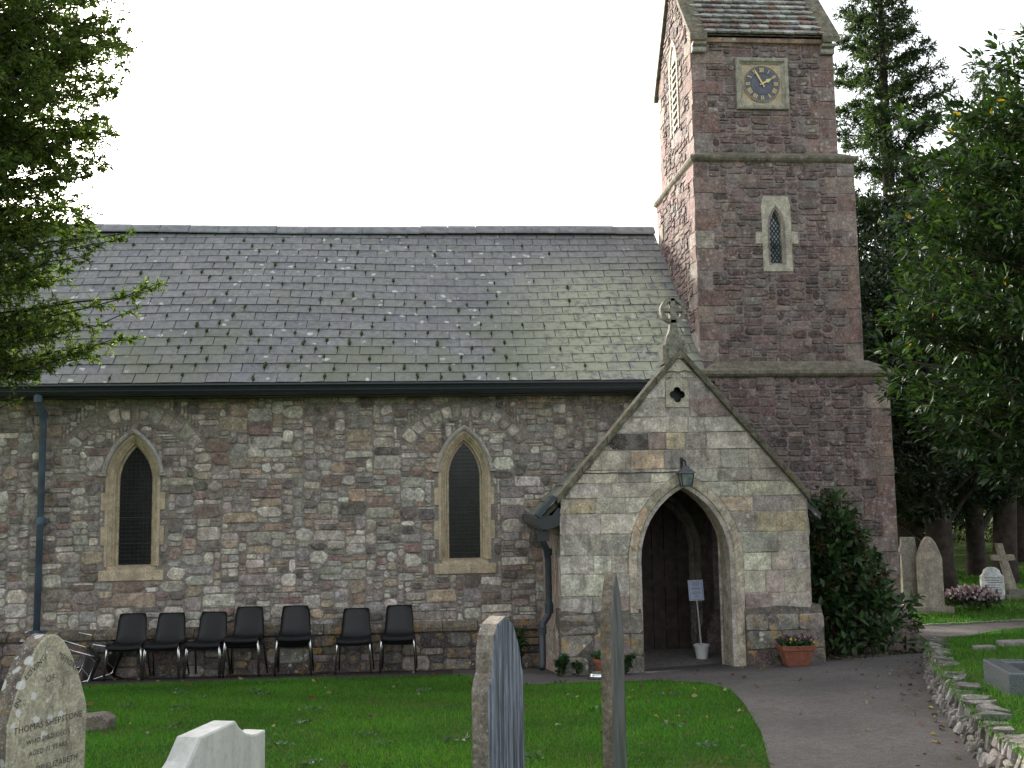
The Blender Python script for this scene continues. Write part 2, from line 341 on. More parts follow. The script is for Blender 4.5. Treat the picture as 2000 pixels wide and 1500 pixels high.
# (parents sit away from the origin: keep children in world coordinates)
_mesh0, _sheet0 = mesh, sheet
def world_keep(o):
    p = o.parent
    if p:
        M = p.matrix_basis.copy(); q = p.parent
        while q: M = (q.matrix_basis @ p.matrix_parent_inverse) @ M if False else q.matrix_basis @ p.matrix_parent_inverse @ M; p = q; q = q.parent
        o.matrix_parent_inverse = M.inverted()
    return o
def mesh(*a, **k): return world_keep(_mesh0(*a, **k))
def sheet(*a, **k): return world_keep(_sheet0(*a, **k))

NF = lambda u, v, n: (u, -n, v)                       # nave wall face, y = 0
WZ = dict(zs=1.44, zsp=2.53, rise=.47)
WINS = [Lancet(x, .21, **WZ) for x in (-3.90, .445)]
wall = sheet('wall', [[(-9, 0), (3.6, 0), (3.6, 3.72), (-9, 3.72)]] + [w.path(.10, zs=1.36) for w in WINS], NF, 'mortar', nave)
def seg_arch(w): return (w.cx, 3.22+.10-.85, .85)
def nave_block(u, v):
    for w in WINS:
        if w.inside(u, v, .165, low=1.25): return True
        d = abs(u-w.cx)
        if d < .435 and (1.25 < v < 1.46 or 1.70 < v < 1.96 or 2.16 < v < 2.40): return True
        cx, cz, rr = seg_arch(w); q = math.hypot(u-cx, v-cz)
        if rr-.01 < q < rr+.24 and v > cz and abs(math.atan2(u-cx, v-cz)) < 1.0: return True
    if v > 2.1+(u-1.3)*1.16+.2 and False: return True
    return u > 1.62 and v < 2.0+(u-1.40)*.95
NAVE_PAL = [((.325, .292, .248), 6), ((.45, .41, .35), 4), ((.245, .212, .182), 5), ((.205, .145, .122), 2.5), ((.135, .117, .103), 3), ((.32, .25, .185), 2.5), ((.27, .245, .222), 4)]
def pick(pal, g): return jit(g.choices([p[0] for p in pal], [p[1] for p in pal])[0], .16, g)
g = random.Random(3); pcs = []
for (a, b, c2, d) in rubble(-8.0, 2.95, .30, 3.70, .046, .036, nave_block, g, [2, 3, 3, 4, 4, 5, 5, 6, 7], [1, 2, 2, 2, 3, 3, 4, 5]):
    P = [(a, b), (c2, b), (c2, d), (a, d)]; poly = cutpoly(P, g.uniform(.004, .010), g.uniform(.14, .34), g, .55)
    V, F = stone(poly, NF, g, g.uniform(.007, .026), g.uniform(.70, .86)); pcs.append(((c2-a)*(d-b), V, F, pick(NAVE_PAL, g)))
for w in WINS:                                          # relieving arches of radial stones
    cx, cz, rr = seg_arch(w); t = -.96
    while t < .96:
        dt = g.uniform(.11, .19); L = g.uniform(.15, .23); tr = .02
        P = [(cx+(rr+r_)*math.sin(tt), cz+(rr+r_)*math.cos(tt)) for r_, tt in ((.02, t+tr*.4), (.02, t+dt-tr*.4), (L, t+dt-tr*.2), (L, t+tr*.2))]
        V, F = stone(cutpoly(P, .004, .18, g), NF, g, g.uniform(.012, .026)); pcs.append((dt*rr*L, V, F, pick(NAVE_PAL[:4], g))); t += dt
lay(pcs, 'stone', 'rubble', wall, 270, 'small_stones')
# battered plinth below the ledge
plx = [(-9, 1.46)]
pl = Acc(); pl.strip([[(x, -.05, .59), ] for x in ()] or [[(-9, .02, .64), (1.47, .02, .64)], [(-9, -.07, .56), (1.47, -.07, .56)], [(-9, -.09, -.1), (1.47, -.09, -.1)]]); plo = pl.build('plinth', 'damp_shade_mortar', nave)
pcs = []
PF = lambda u, v, n: (u, -.09-n, v)
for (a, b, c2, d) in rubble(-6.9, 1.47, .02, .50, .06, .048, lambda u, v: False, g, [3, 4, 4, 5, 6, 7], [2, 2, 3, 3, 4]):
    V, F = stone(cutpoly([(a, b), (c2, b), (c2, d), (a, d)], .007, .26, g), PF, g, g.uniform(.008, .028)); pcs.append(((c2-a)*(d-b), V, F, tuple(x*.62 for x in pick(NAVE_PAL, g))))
u = -6.9
while u < 1.44:                                         # ledge stones
    w_ = min(g.uniform(.3, .75), 1.46-u); A = Acc(); e = .006
    A.prism([(-.075-g.uniform(.0, .02), .53), (-.13, .525), (-.135, .575), (-.035, .645), (.0, .645), (.0, .53)], lambda p, q, n: (n, p, q), u+e, u+w_-e)
    pcs.append((w_*.12, A.V, A.F, jit((.15, .125, .095), .2, g))); u += w_
lay(pcs, 'stone', 'plinth_stone', plo, 30, 'small_stones')
# windows
def nave_window(w):
    x = w.cx
    fr = Acc()
    prof = [(-.004, .20), (0, .135), (.022, .125), (.030, .095), (.036, .062), (.052, .060), (.060, .035), (.098, -.002), (.104, -.016), (.14, -.016), (.14, .05)]
    fr.strip([[NF(u_, v_, -dpt) for u_, v_ in w.path(o, zs=1.44)] for o, dpt in prof]); wo = fr.build('window', 'limestone', nave)
    hd = Acc(); H = lambda o, dd: [NF(u_, v_, -dd) for u_, v_ in w.path(o, n=12, zs=2.62)]
    # hood mould with short returns
    hp = [(.142, -.01), (.142, -.062), (.168, -.082), (.192, -.06), (.196, .01)]
    L2 = Lancet(x, .21, 2.5, 2.53, .47)
    rings = []
    for o, dd in hp:
        pts = [q for q in L2.path(o, n=14, zs=2.5) if q[1] > 2.62]; rings.append([NF(u_, v_, -dd) for u_, v_ in pts])
    hd.strip(rings)
    for s in (-1, 1): hd.box(*sorted((x+s*.335, x+s*.435)), -.058, .01, 2.612, 2.645)
    hd.build('hood_mould', 'hood_stone', wo)
    for zz0, zz1, ow in ((1.71, 1.955, .41), (2.165, 2.395, .405)):
        for s in (-1, 1):
            b = Acc(); e = g.uniform(-.012, .012); b.box(*sorted((x+s*.1405, x+s*(ow+e))), -.013, .04, zz0, zz1); b2 = Acc(); b2.box(*sorted((x+s*.3505, x+s*(ow+e))), -.014, .04, zz0, zz1)
            bevel(b2.build('jamb_stone', 'limestone', wo), .005)
    s_ = Acc(); s_.prism([(.16, 1.455), (.06, 1.425), (-.022, 1.375), (-.024, 1.255), (.05, 1.255), (.16, 1.255)], lambda p, q, n: (n, p, q), x-.412, x+.412); bevel(s_.build('sill', 'limestone', wo), .004)
    # the dark leaded glass behind a wire guard
    sheet('pane', [w.path(.01, zs=1.43)], lambda u_, v_, n: (u_, .15, v_), 'glass_dark', wo)
    gr = Acc(); v_ = 1.47
    while v_ < 2.99:
        hw = w.halfw(v_)-.004
        if hw > .01: gr.box(x-hw, x+hw, .118, .123, v_, v_+.006)
        v_ += .052
    for k in range(-3, 4):
        xx = x+k*.056; top = w.zsp+math.sqrt(max(0, w.Rr**2-(abs(k*.056)+w.k)**2)); gr.box(xx-.001, xx+.001, .1135, .115, 1.44, top)
    gr.build('wire_guard', 'grille', wo)
    sp = Acc()
    for k in range(3): sp.box(x-.2, x+.2, .128, .136, 1.72+k*.34, 1.732+k*.34)
    sp.build('saddle_bars', 'iron', wo)
for w in WINS: nave_window(w)
# roof
EY, EZ, RY, RZ = -.37, 3.79, 2.70, 6.62
SL = math.hypot(RY-EY, RZ-EZ); sy, sz = (RY-EY)/SL, (RZ-EZ)/SL
def sag(x, s): return -.030*math.sin(x*.9+1)*math.sin(math.pi*s/SL) - .02*math.sin(math.pi*min(1, max(0, (x+7)/10.5)))*0
RFN = lambda u, s, n: (u, EY+sy*s-sz*n, EZ+sz*s+sy*n+sag(u, s))
ra = Acc(); XR = 3.74
ra.add([RFN(-9, 0, -.02), RFN(XR, 0, -.02), RFN(XR, SL, -.02), RFN(-9, SL, -.02), (-9, 2*RY-EY, EZ), (XR, 2*RY-EY, EZ)], [(0, 1, 2, 3), (3, 2, 5, 4)]); roof = ra.build('roof', 'ridge', nave)
NR = 20; GA = (SL-.06)/NR; pcs = []; moss = []
SLP = [((.188, .190, .191), 7), ((.187, .185, .183), 3), ((.180, .184, .175), 4), ((.205, .203, .196), 2), ((.165, .167, .172), 2)]
for j in range(NR):
    s0 = j*GA; u = -9.05+(.152 if j % 2 else 0)+g.uniform(-.01, .01)
    lift = g.uniform(-.003, .003)
    while u < XR-.03:
        w_ = .305+g.uniform(-.006, .006); u1 = min(u+w_, XR); e = .0035+g.random()*.004
        b0, b1 = g.uniform(-.006, .004), g.uniform(-.006, .004); n0 = .0145+g.uniform(-.002, .004); n1 = n0+g.uniform(-.003, .003); th = .009
        P = [(u+e, s0+b0), (u1-e, s0+b1), (u1-e, s0+GA*1.22), (u+e, s0+GA*1.22)]
        if g.random() < .3: P[g.choice((0, 1))] = (P[0][0]+.0, P[0][1]+.01) if g.random() < .5 else P[0]
        P[1] = (u1-e, s0+b1)
        hi = [n0, n1, .004, .004]
        V = [RFN(p[0], p[1], h+lift) for p, h in zip(P, hi)] + [RFN(p[0], p[1], h+lift-th) for p, h in zip(P, hi)]
        F = [(0, 1, 2, 3), (4, 7, 6, 5), (0, 4, 5, 1), (1, 5, 6, 2), (3, 2, 6, 7), (0, 3, 7, 4)]
        vis = (1 if -6.1 < u+.15 < 3.7 else 0)*(1+ (NR-j)*.1) - (2 if (u > 2.0 and j < (3.2-abs(u-2.95))*2.2) else 0)
        kk = g.uniform(.925, 1.075); pcs.append((vis, V, F, tuple(x*kk for x in g.choices([p[0] for p in SLP], [p[1] for p in SLP])[0])))
        if g.random() < (.62 if -3.8 < u < 1.2 else .22)*(1.15-.8*j/NR) and -6.5 < u < 2.2: moss.append((u, s0+GA*g.uniform(.35, .85)))
        u += w_
lay(pcs, 'slate', 'slate', roof, 290, 'upper_slates')
mo = Acc()
for (u, s) in moss:
    k = g.uniform(.55, 1.25)
    for q in range(g.choice((1, 1, 2))):
        r_ = .024*k; c0 = Vector(RFN(u+g.uniform(-.008, .008), s-q*.04*k, .018)); V = []; F = []
        for i, (rr, hh) in enumerate(((1, -.2), (1.05, .35), (.6, .85))):
            for m in range(6):
                a = m*math.pi/3+i*.5; V.append(c0+Vector((rr*r_*math.cos(a)*g.uniform(.7, 1.2)*.8, rr*r_*sy*math.sin(a)*1.5*g.uniform(.7, 1.2), rr*r_*sz*math.sin(a)*1.5))+Vector((0, -sz, sy))*hh*r_*1.2)
        for i in range(2):
            for m in range(6): F.append((i*6+m, i*6+(m+1) % 6, i*6+6+(m+1) % 6, i*6+6+m))
        F.append(tuple(range(12, 18))); mo.add(V, F)
kind(mo.build('moss', 'moss', roof, smooth=True), 'stuff')
rb_ = Acc(); rb_.add([(-9, RY-.12, RZ-.05), (XR, RY-.12, RZ-.05), (XR, RY, RZ+.065), (-9, RY, RZ+.065), (XR, RY+.12, RZ-.05), (-9, RY+.12, RZ-.05)], [(0, 1, 2, 3), (3, 2, 4, 5)]); rb_.build('ridge_bed', 'ridge', roof)
u = -8.9; k = 0
while u < XR-.05:
    w_ = min(.46, XR-u); rt = Acc(); dz = .012*math.sin(u*.8)+g.uniform(-.003, .003)
    rt.strip([[(u+a, RY+dy, RZ+.02+dzz+dz) for a in (.003, w_-.003)] for dy, dzz in ((-.17, -.10), (-.165, -.075), (-.07, .025), (0, .07), (.07, .025), (.165, -.09))]); rt.build('ridge_tile', 'ridge', roof); u += w_
# gutter
gu = Acc(); gu.prism([(-.30, 3.775), (-.46, 3.775), (-.475, 3.755), (-.455, 3.73), (-.445, 3.70), (-.455, 3.685), (-.44, 3.655), (-.40, 3.635), (-.30, 3.635)], lambda p, q, n: (n, p, q), -9, 3.80); gu.box(-9, 3.78, -.297, .03, 3.62, 3.77); gu.build('gutter', 'gutter', nave)
dp = Acc(); X = -5.03; dp.tube([(X+.03, -.40, 3.66), (X+.03, -.40, 3.58), (X, -.16, 3.44), (X, -.11, 3.3), (X, -.11, .05)], .042, 10); pipe = dp.build('drainpipe', 'pipe', nave, smooth=True)
for zz in (3.60, 3.42, 2.05, .62):
    k_ = Acc(); yy = -.40 if zz > 3.5 else -.115
    k_.tube([(X+(.03 if zz > 3.5 else 0), yy, zz-.045), (X+(.03 if zz > 3.5 else 0), yy, zz+.045)], .054, 10); k_.box(X-.085, X+.085, -.085, .0, zz-.03, zz+.03) if zz < 3 else None; k_.build('collar', 'pipe', pipe, smooth=False)

# ------------------------------------------------------------------ church tower
tower = thing('church_tower', (4.9, .9, 0), 'square red sandstone church tower with clock, lancet window and stone tiled saddleback roof', 'tower')
T1 = (3.73, 6.29, -.29, 2.6); T2 = (3.73, 6.06, -.03, 2.32); T3 = (3.79, 5.90, .12, 2.22)
Z1, Z2, Z3 = 3.84, 6.98, 8.84
def ring(A, rect, lv, col=(.5, .5, .5)):
    x0, x1, y0, y1 = rect
    A.strip([[(x0-o, y1+o, z), (x0-o, y0-o, z), (x1+o, y0-o, z), (x1+o, y1+o, z)] for o, z in lv], closed=True, col=col)
TW = Lancet(4.885, .088, 5.47, 5.98, .25)
tw = Acc(); ring(tw, T1, [(0, -.1), (0, Z1)]); 
x0, x1, y0, y1 = T2
tw.strip([[(x0, y0, Z1), (x0, y1, Z1), (x1, y1, Z1), (x1, y0, Z1)], [(x0, y0, Z2), (x0, y1, Z2), (x1, y1, Z2), (x1, y0, Z2)]])
x0, x1, y0, y1 = T3
ym = (y0+y1)/2; ZR = Z3+(ym-y0)*1.28
tw.strip([[(x0, y0, Z2), (x0, y0, Z3)], [(x1, y0, Z2), (x1, y0, Z3)]])
for xx in (x0, x1): tw.add([(xx, y0, Z2), (xx, y1, Z2), (xx, y1, Z3), (xx, ym, ZR), (xx, y0, Z3)], [(0, 1, 2, 3, 4)])
tw.add([(x0, y1, Z2), (x1, y1, Z2), (x1, y1, Z3), (x0, y1, Z3)], [(0, 1, 2, 3)])
twall = tw.build('wall', 'tower_mortar', tower)
sheet('window_wall', [[(T2[0], Z1), (T2[1], Z1), (T2[1], Z2), (T2[0], Z2)], TW.path(.01)], lambda u, v, n: (u, T2[2]-n, v), 'tower_mortar', twall)
TPAL = [((.165, .108, .096), 5), ((.125, .085, .078), 5), ((.195, .135, .118), 4), ((.095, .07, .065), 4), ((.24, .19, .165), 2), ((.185, .155, .14), 3)]
QPAL = [((.24, .165, .14), 4), ((.265, .205, .172), 3), ((.29, .245, .205), 2), ((.205, .13, .11), 4)]
pcs = []; side = []
def tower_face(u0, u1, v0, v1, fn, blocked, out, qside=(1, 1), hid=None):
    q = []
    for s in (0, 1):
        if not qside[s]: continue
        v = v0+.01; k = g.choice((0, 1))
        while v < v1-.05:
            h = min(g.uniform(.19, .34), v1-v); h = h if v1-v-h > .1 else v1-v; w_ = g.uniform(.34, .46) if k % 2 else g.uniform(.18, .27); k += 1
            r = (u0, v, u0+w_, v+h) if s == 0 else (u1-w_, v, u1, v+h); q.append(r)
            P = [(r[0], r[1]), (r[2], r[1]), (r[2], r[3]), (r[0], r[3])]; V, F = stone(cutpoly(P, .006, .05, g, .1), fn, g, g.uniform(.006, .012), .95)
            if not (hid and hid((r[0]+r[2])/2, (r[1]+r[3])/2)) and not blocked((r[0]+r[2])/2, r[3]): out.append((w_*h*1.5, V, F, pick(QPAL, g)))
            v += h
    bl = lambda u, v: blocked(u, v) or any(a-.005 < u < c+.005 and b < v < d for a, b, c, d in q)
    for (a, b, c, d) in rubble(u0, u1, v0, v1, .052, .042, bl, g, [2, 3, 3, 4, 4, 5, 6], [1, 2, 2, 2, 3, 3]):
        if hid and hid((a+c)/2, (b+d)/2): continue
        V, F = stone(cutpoly([(a, b), (c, b), (c, d), (a, d)], g.uniform(.004, .010), g.uniform(.14, .3), g, .55), fn, g, g.uniform(.006, .024), g.uniform(.72, .86)); out.append(((c-a)*(d-b), V, F, pick(TPAL, g)))
hid1 = lambda u, v: v < 3.75-(u-3.2)*1.12 or v < .25
tower_face(T1[0], T1[1], 0.05, Z1, lambda u, v, n: (u, T1[2]-n, v), lambda u, v: False, pcs, (0, 1), hid1)
twb = lambda u, v: (abs(u-4.885) < .215 and 5.34 < v < 6.44) or (abs(u-4.885) < .315 and 5.74 < v < 5.93)
tower_face(T2[0], T2[1], 4.06, Z2-.02, lambda u, v, n: (u, T2[2]-n, v), twb, pcs)
CX, CZ = 4.815, 8.145
tower_face(T3[0], T3[1], 7.12, 8.80, lambda u, v, n: (u, T3[2]-n, v), lambda u, v: abs(u-CX) < .39 and abs(v-CZ) < .39, pcs)
LW = Lancet(1.17, .15, 7.78, 8.75, .36)
tower_face(T2[2], T2[3], 4.2, Z2-.02, lambda u, v, n: (T2[0]-n, u, v), lambda u, v: v < 3.9+(u+.3)*.92, side)
tower_face(T3[2], T3[3], 7.12, ZR, lambda u, v, n: (T3[0]-n, u, v), lambda u, v: LW.inside(u, v, .14, low=7.6) or v > Z3-.03+(min(u-y0, y1-u))*1.25, side)
lay(pcs, 'stone', 'tower_stone', twall, 295, 'small_stones')
lay(side, 'stone', 'tower_stone', twall, 0, 'side_wall_stones')
for nm, rect, lv in (('weathering_course', T1, [(0, Z1-.03), (.05, Z1), (.07, Z1+.03), (.06, Z1+.075), (-.02, Z1+.12), (-.04, Z1+.125), (-.05, Z1+.145), (-.20, Z1+.235), (-.27, Z1+.24)]),
                     ('string_course', T2, [(.0, Z2-.07), (.045, Z2-.03), (.06, Z2+.0), (.055, Z2+.035), (.0, Z2+.06), (-.02, Z2+.075), (-.16, Z2+.15)])):
    A = Acc(); ring(A, rect, lv); A.build(nm, 'string_course', tower)
A = Acc(); ring(A, T1, [(.16, -.2), (.15, .50), (.10, .56), (0, .74)]); A.build('plinth', 'tower_stone', tower).data.attributes.new('col', 'FLOAT_COLOR', 'FACE').data.foreach_set('color', [.16, .11, .10, 1]*12)
# tower lancet
fo = lambda u, v, n: (u, T2[2]-.016-n, v)
o5 = Acc(); out = [(4.675, 5.35), (5.095, 5.35), (5.095, 6.30), (5.06, 6.43), (4.71, 6.43), (4.675, 6.30)]
tfr = sheet('window', [out, TW.path(.05, zs=5.44)], fo, 'pale_stone', tower)
rv = Acc(); rv.strip([[(u, T2[2]+d_, v) for u, v in TW.path(o_, zs=5.44+.0)] for o_, d_ in ((.05, -.016), (.0, .05), (-.002, .14))])
rv.strip([[fo(u, v, 0) for u, v in out+out[:1]], [fo(u, v, -.05) for u, v in out+out[:1]]]); rv.build('reveal', 'pale_stone', tfr)
for s in (-1, 1):
    b = Acc(); b.box(*sorted((4.885+s*.2105, 4.885+s*.305)), T2[2]-.018, T2[2]+.03, 5.745, 5.92); bevel(b.build('jamb_stone', 'pale_stone', tfr), .004)
b = Acc(); b.prism([(.12, 5.475), (-.02, 5.445), (-.02, 5.43), (.12, 5.43)], lambda p, q, n: (n, T2[2]+p, q), 4.795, 4.975); b.build('sill', 'pale_stone', tfr)
sheet('pane', [TW.path(.004, zs=5.45)], lambda u, v, n: (u, T2[2]+.10, v), 'pane', tfr)
le = Acc()
for s in (-1, 1):
    for k in range(-4, 14):
        P = []
        for t in np.linspace(0, 1, 60):
            u = -.088+.176*t; v = 5.45+k*.078+s*(t-.5)*.176*1.45
            if TW.inside(4.885+u, v, 0, low=5.45): P.append((4.885+u, T2[2]+.096-(.003 if s > 0 else 0), v))
        if len(P) > 2: le.tube([P[0], P[-1]], .0062, 4)
le.build('lead_lattice', 'iron', tfr)
b = Acc(); b.prism([(4.885, 5.70), (4.915, 5.745), (4.885, 5.79), (4.855, 5.745)], lambda u, v, n: (u, T2[2]+.094-n, v), 0, .002); b.build('broken_pane', 'plain_black', tfr)
# gable window on the side wall
sf = Acc(); FN = lambda u, v, d_: (T3[0]+d_, u, v)
sf.strip([[FN(u, v, d_) for u, v in LW.path(o_)] for o_, d_ in ((.13, .02), (.13, -.02), (.06, -.018), (.0, .06), (0, .14))]); swin = sf.build('window', 'pale_stone', tower)
sheet('pane', [LW.path(.005)], lambda u, v, n: (T3[0]-.004, u, v), 'hood_stone', swin)
lo = Acc()
for k in range(10): lo.prism([(0, 0), (.05, .05), (.05, .065), (0, .015)], lambda p, q, n: (T3[0]-.012-.0*p+p*.5-.02, n, 7.8+k*.115+q), 1.04, 1.30)
lo.build('louvres', 'hood_stone', swin)
# saddleback roof: eaves course, stone tiles, gable copings and kneelers
rf = Acc(); hs_ = (ym-y0); rp = math.hypot(hs_+.10, ZR-Z3+.13); ty, tz = (hs_+.10)/rp, (ZR-Z3+.13)/rp
RT = lambda u, s, n: (u, y0-.10+ty*s-tz*n, Z3-.01+tz*s+ty*n)
rf.add([RT(x0, 0, 0), RT(x1, 0, 0), RT(x1, rp, 0), RT(x0, rp, 0), (x0, y1+.1, Z3-.01), (x1, y1+.1, Z3-.01)], [(0, 1, 2, 3), (3, 2, 5, 4)]); troof = rf.build('roof', 'string_course', tower)
pcs = []; NRW = 12; ga = rp/NRW
for j in range(NRW):
    u = x0+.17-(.07 if j % 2 else 0)
    while u < x1-.18:
        w_ = g.uniform(.12, .19); u1 = min(u+w_, x1-.16)
        if u1-u > .05:
            P = [(u+.004, j*ga+.022), (u+(u1-u)*.25, j*ga+g.uniform(-.004, .006)), (u+(u1-u)*.75, j*ga+g.uniform(-.004, .006)), (u1-.004, j*ga+.022), (u1-.004, j*ga+ga*1.3), (u+.004, j*ga+ga*1.3)]
            hi = [.055, .062, .062, .055, .008, .008]; V = [RT(p, q, h+g.uniform(0, .008)) for (p, q), h in zip(P, hi)] + [RT(p, q, h-.026) for (p, q), h in zip(P, hi)]
            F = [(0, 1, 2, 3, 4, 5), (11, 10, 9, 8, 7, 6)] + [(i, 6+i, 6+(i+1) % 6, (i+1) % 6) for i in range(6)]
            pcs.append((1, V, F, jit(g.choice(((.30, .29, .265), (.36, .35, .32), (.24, .23, .21), (.26, .19, .16), (.42, .41, .38))), .15, g)))
        u = u1
lay(pcs, 'roof_tile', 'tile_stone', troof, 300, 'far_tiles')
ea = Acc(); ea.prism([(y0+.0, Z3-.10), (y0-.05, Z3-.085), (y0-.065, Z3-.03), (y0-.02, Z3-.005), (y0+.05, Z3)], lambda p, q, n: (n, p, q), x0+.12, x1-.12); ea.build('eaves_course', 'ashlar', tower).data.attributes.new('col', 'FLOAT_COLOR', 'FACE').data.foreach_set('color', [.25, .16, .12, 1]*7)
for xa, xb in ((x0-.05, x0+.20), (x1-.20, x1+.05)):
    A = Acc()
    for y_, z_, d_ in ((1, 1, 1), (-1, 1, 1)):
        yb = y0-.17 if y_ == 1 else y1+.17
        A.add([(xa, yb, Z3-.02), (xb, yb, Z3-.02), (xb, ym, ZR+.17), (xa, ym, ZR+.17), (xa, yb+.0*y_, Z3-.11), (xb, yb, Z3-.11), (xb, ym, ZR+.06), (xa, ym, ZR+.06)], [(0, 1, 2, 3), (4, 7, 6, 5), (0, 4, 5, 1), (0, 3, 7, 4), (1, 5, 6, 2)])
    A.build('gable_coping', 'coping', tower)
    for yy, sg in ((y0, -1), (y1, 1)):
        K = Acc(); K.prism([(0, 8.60), (.06, 8.60), (.075, 8.625), (.075, 8.66), (.055, 8.675), (.12, 8.69), (.135, 8.725), (.0, 8.73)], lambda p, q, n: (n, yy+sg*p, q), xa+.052 if xa < 4 else xa, xb if xa < 4 else xb-.052); K.build('kneeler', 'hood_stone', tower)

# ------------------------------------------------------------------ clock
CY = T3[2]-.02
clock = thing('clock', (CX, CY, CZ-.38), 'dark blue tower clock with gold numerals and hands in square stone frame', 'clock')
A = Acc()
for d0, h in (): pass
sqr = lambda h, d: [(CX-h, CY+d, CZ-h), (CX+h, CY+d, CZ-h), (CX+h, CY+d, CZ+h), (CX-h, CY+d, CZ+h)]
A.strip([sqr(.385, .06), sqr(.385, -.022), sqr(.365, -.03), sqr(.335, -.028), sqr(.325, -.01), sqr(.285, .02)], closed=True); A.build('surround', 'clock_stone', clock)
circ = lambda r, d, n=48: [(CX+r*math.sin(2*math.pi*k/n), CY+d, CZ+r*math.cos(2*math.pi*k/n)) for k in range(n)]
A = Acc(); A.add(sqr(.286, .018), [(0, 1, 2, 3)]); A.strip([circ(.278, .018), circ(.278, .004), circ(.270, .0), circ(.268, .012)], closed=True); A.build('spandrel', 'limestone', clock)
A = Acc(); A.strip([circ(.269, .013), circ(.269, .008)], closed=True); A.add(circ(.269, .008), [tuple(range(48))]); A.build('dial', 'clock_blue', clock)
A = Acc(); A.strip([circ(.165, .006), circ(.160, .006)], closed=True); A.build('chapter_ring', 'plain_black', clock)
def bar(A, p, q, w, d=.004, h=.003):
    p = Vector(p); q = Vector(q); t = (q-p).normalized(); s = Vector((-t.y, t.x))*w/2
    A.prism([tuple(p+s), tuple(q+s), tuple(q-s), tuple(p-s)], lambda u, v, n: (CX+u, CY+d-n, CZ+v), 0, h)
NUM = ['XII', 'I', 'II', 'III', 'IIII', 'V', 'VI', 'VII', 'VIII', 'IX', 'X', 'XI']
for k, txt in enumerate(NUM):
    A = Acc(); an = k*math.pi/6; rad = Vector((math.sin(an), math.cos(an))); tan = Vector((math.cos(an), -math.sin(an)))
    wd = {'I': .018, 'V': .032, 'X': .032}; tot = sum(wd[ch] for ch in txt); x = -tot/2; r0, r1 = .175, .240
    P = lambda a, r: tan*a+rad*r
    for ch in txt:
        w_ = wd[ch]; m = x+w_/2
        if ch == 'I': bar(A, P(m, r0), P(m, r1), .0095)
        elif ch == 'V': bar(A, P(m-.011, r1), P(m, r0), .0095); bar(A, P(m+.011, r1), P(m, r0), .005, .0038)
        else: bar(A, P(m-.011, r1), P(m+.011, r0), .0095); bar(A, P(m+.011, r1), P(m-.011, r0), .005, .0038)
        x += w_
    A.build('numeral', 'gold', clock)
A = Acc()
for k in range(60):
    a = k*math.pi/30; u, v = .256*math.sin(a), .256*math.cos(a); A.box(CX+u-.004, CX+u+.004, CY+.001, CY+.004, CZ+v-.004, CZ+v+.004)
A.build('minute_marks', 'gold', clock)
for nm, an, prof, d in (('minute_hand', R(-28), [(-.06, .007), (0, .010), (.12, .013), (.2, .009), (.245, .002)], -.012), ('hour_hand', R(62), [(-.04, .008), (0, .012), (.07, .012), (.085, .030), (.12, .018), (.165, .002)], -.006)):
    A = Acc(); rad = Vector((math.sin(an), math.cos(an))); tan = Vector((math.cos(an), -math.sin(an)))
    pts = [rad*r+tan*w_ for r, w_ in prof]+[rad*r-tan*w_ for r, w_ in prof[::-1]]
    A.prism([tuple(p) for p in pts], lambda u, v, n: (CX+u, CY+d-n, CZ+v), 0, .004); A.build(nm, 'gold', clock)
A = Acc(); A.strip([circ(.018, .005, 12), circ(.018, -.02, 12)], closed=True); A.add(circ(.018, -.02, 12), [tuple(range(12))]); A.build('boss', 'gold', clock)

# ------------------------------------------------------------------ porch
PX0, PX1, PY = 1.50, 4.44, -1.96
PC = 2.955
porch = thing('church_porch', (PC, -1.0, .2), 'gabled stone porch with pointed arch doorway and ring cross on its apex', 'porch')
GS = 1.155                                             # gable slope
gz = lambda u: 3.90-abs(u-PC)*GS
D = Lancet(PC, .525, .15, 1.50, .84)
FP = lambda u, v, n: (u, PY-n, v)
quat = []
for k in range(4):
    a0 = k*math.pi/2
    for i in range(7):
        t = a0-math.pi*.5+i*math.pi/6; quat.append((2.915+.048*math.cos(a0)+.045*math.cos(t), 3.435+.048*math.sin(a0)+.045*math.sin(t)))
front = [(PX0, .0), (PX0, gz(PX0))] + [(PC, 3.90)] + [(PX1, gz(PX1)), (PX1, .0)] + D.path(.0, zs=0.0)[::-1]
pw = sheet('front_wall', [front, quat], FP, 'porch_mortar', porch)
PPAL = [((.36, .325, .27), 6), ((.41, .37, .30), 3), ((.38, .30, .205), 1.8), ((.325, .28, .24), 4), ((.22, .16, .14), 1), ((.44, .40, .33), 2), ((.29, .265, .23), 4)]
pcs = []; v = .88; hz = lambda v: (3.90-v)/GS
rows = []
while v < 3.80: h = min(g.uniform(.15, .26), 3.82-v); rows.append((v, v+h)); v += h
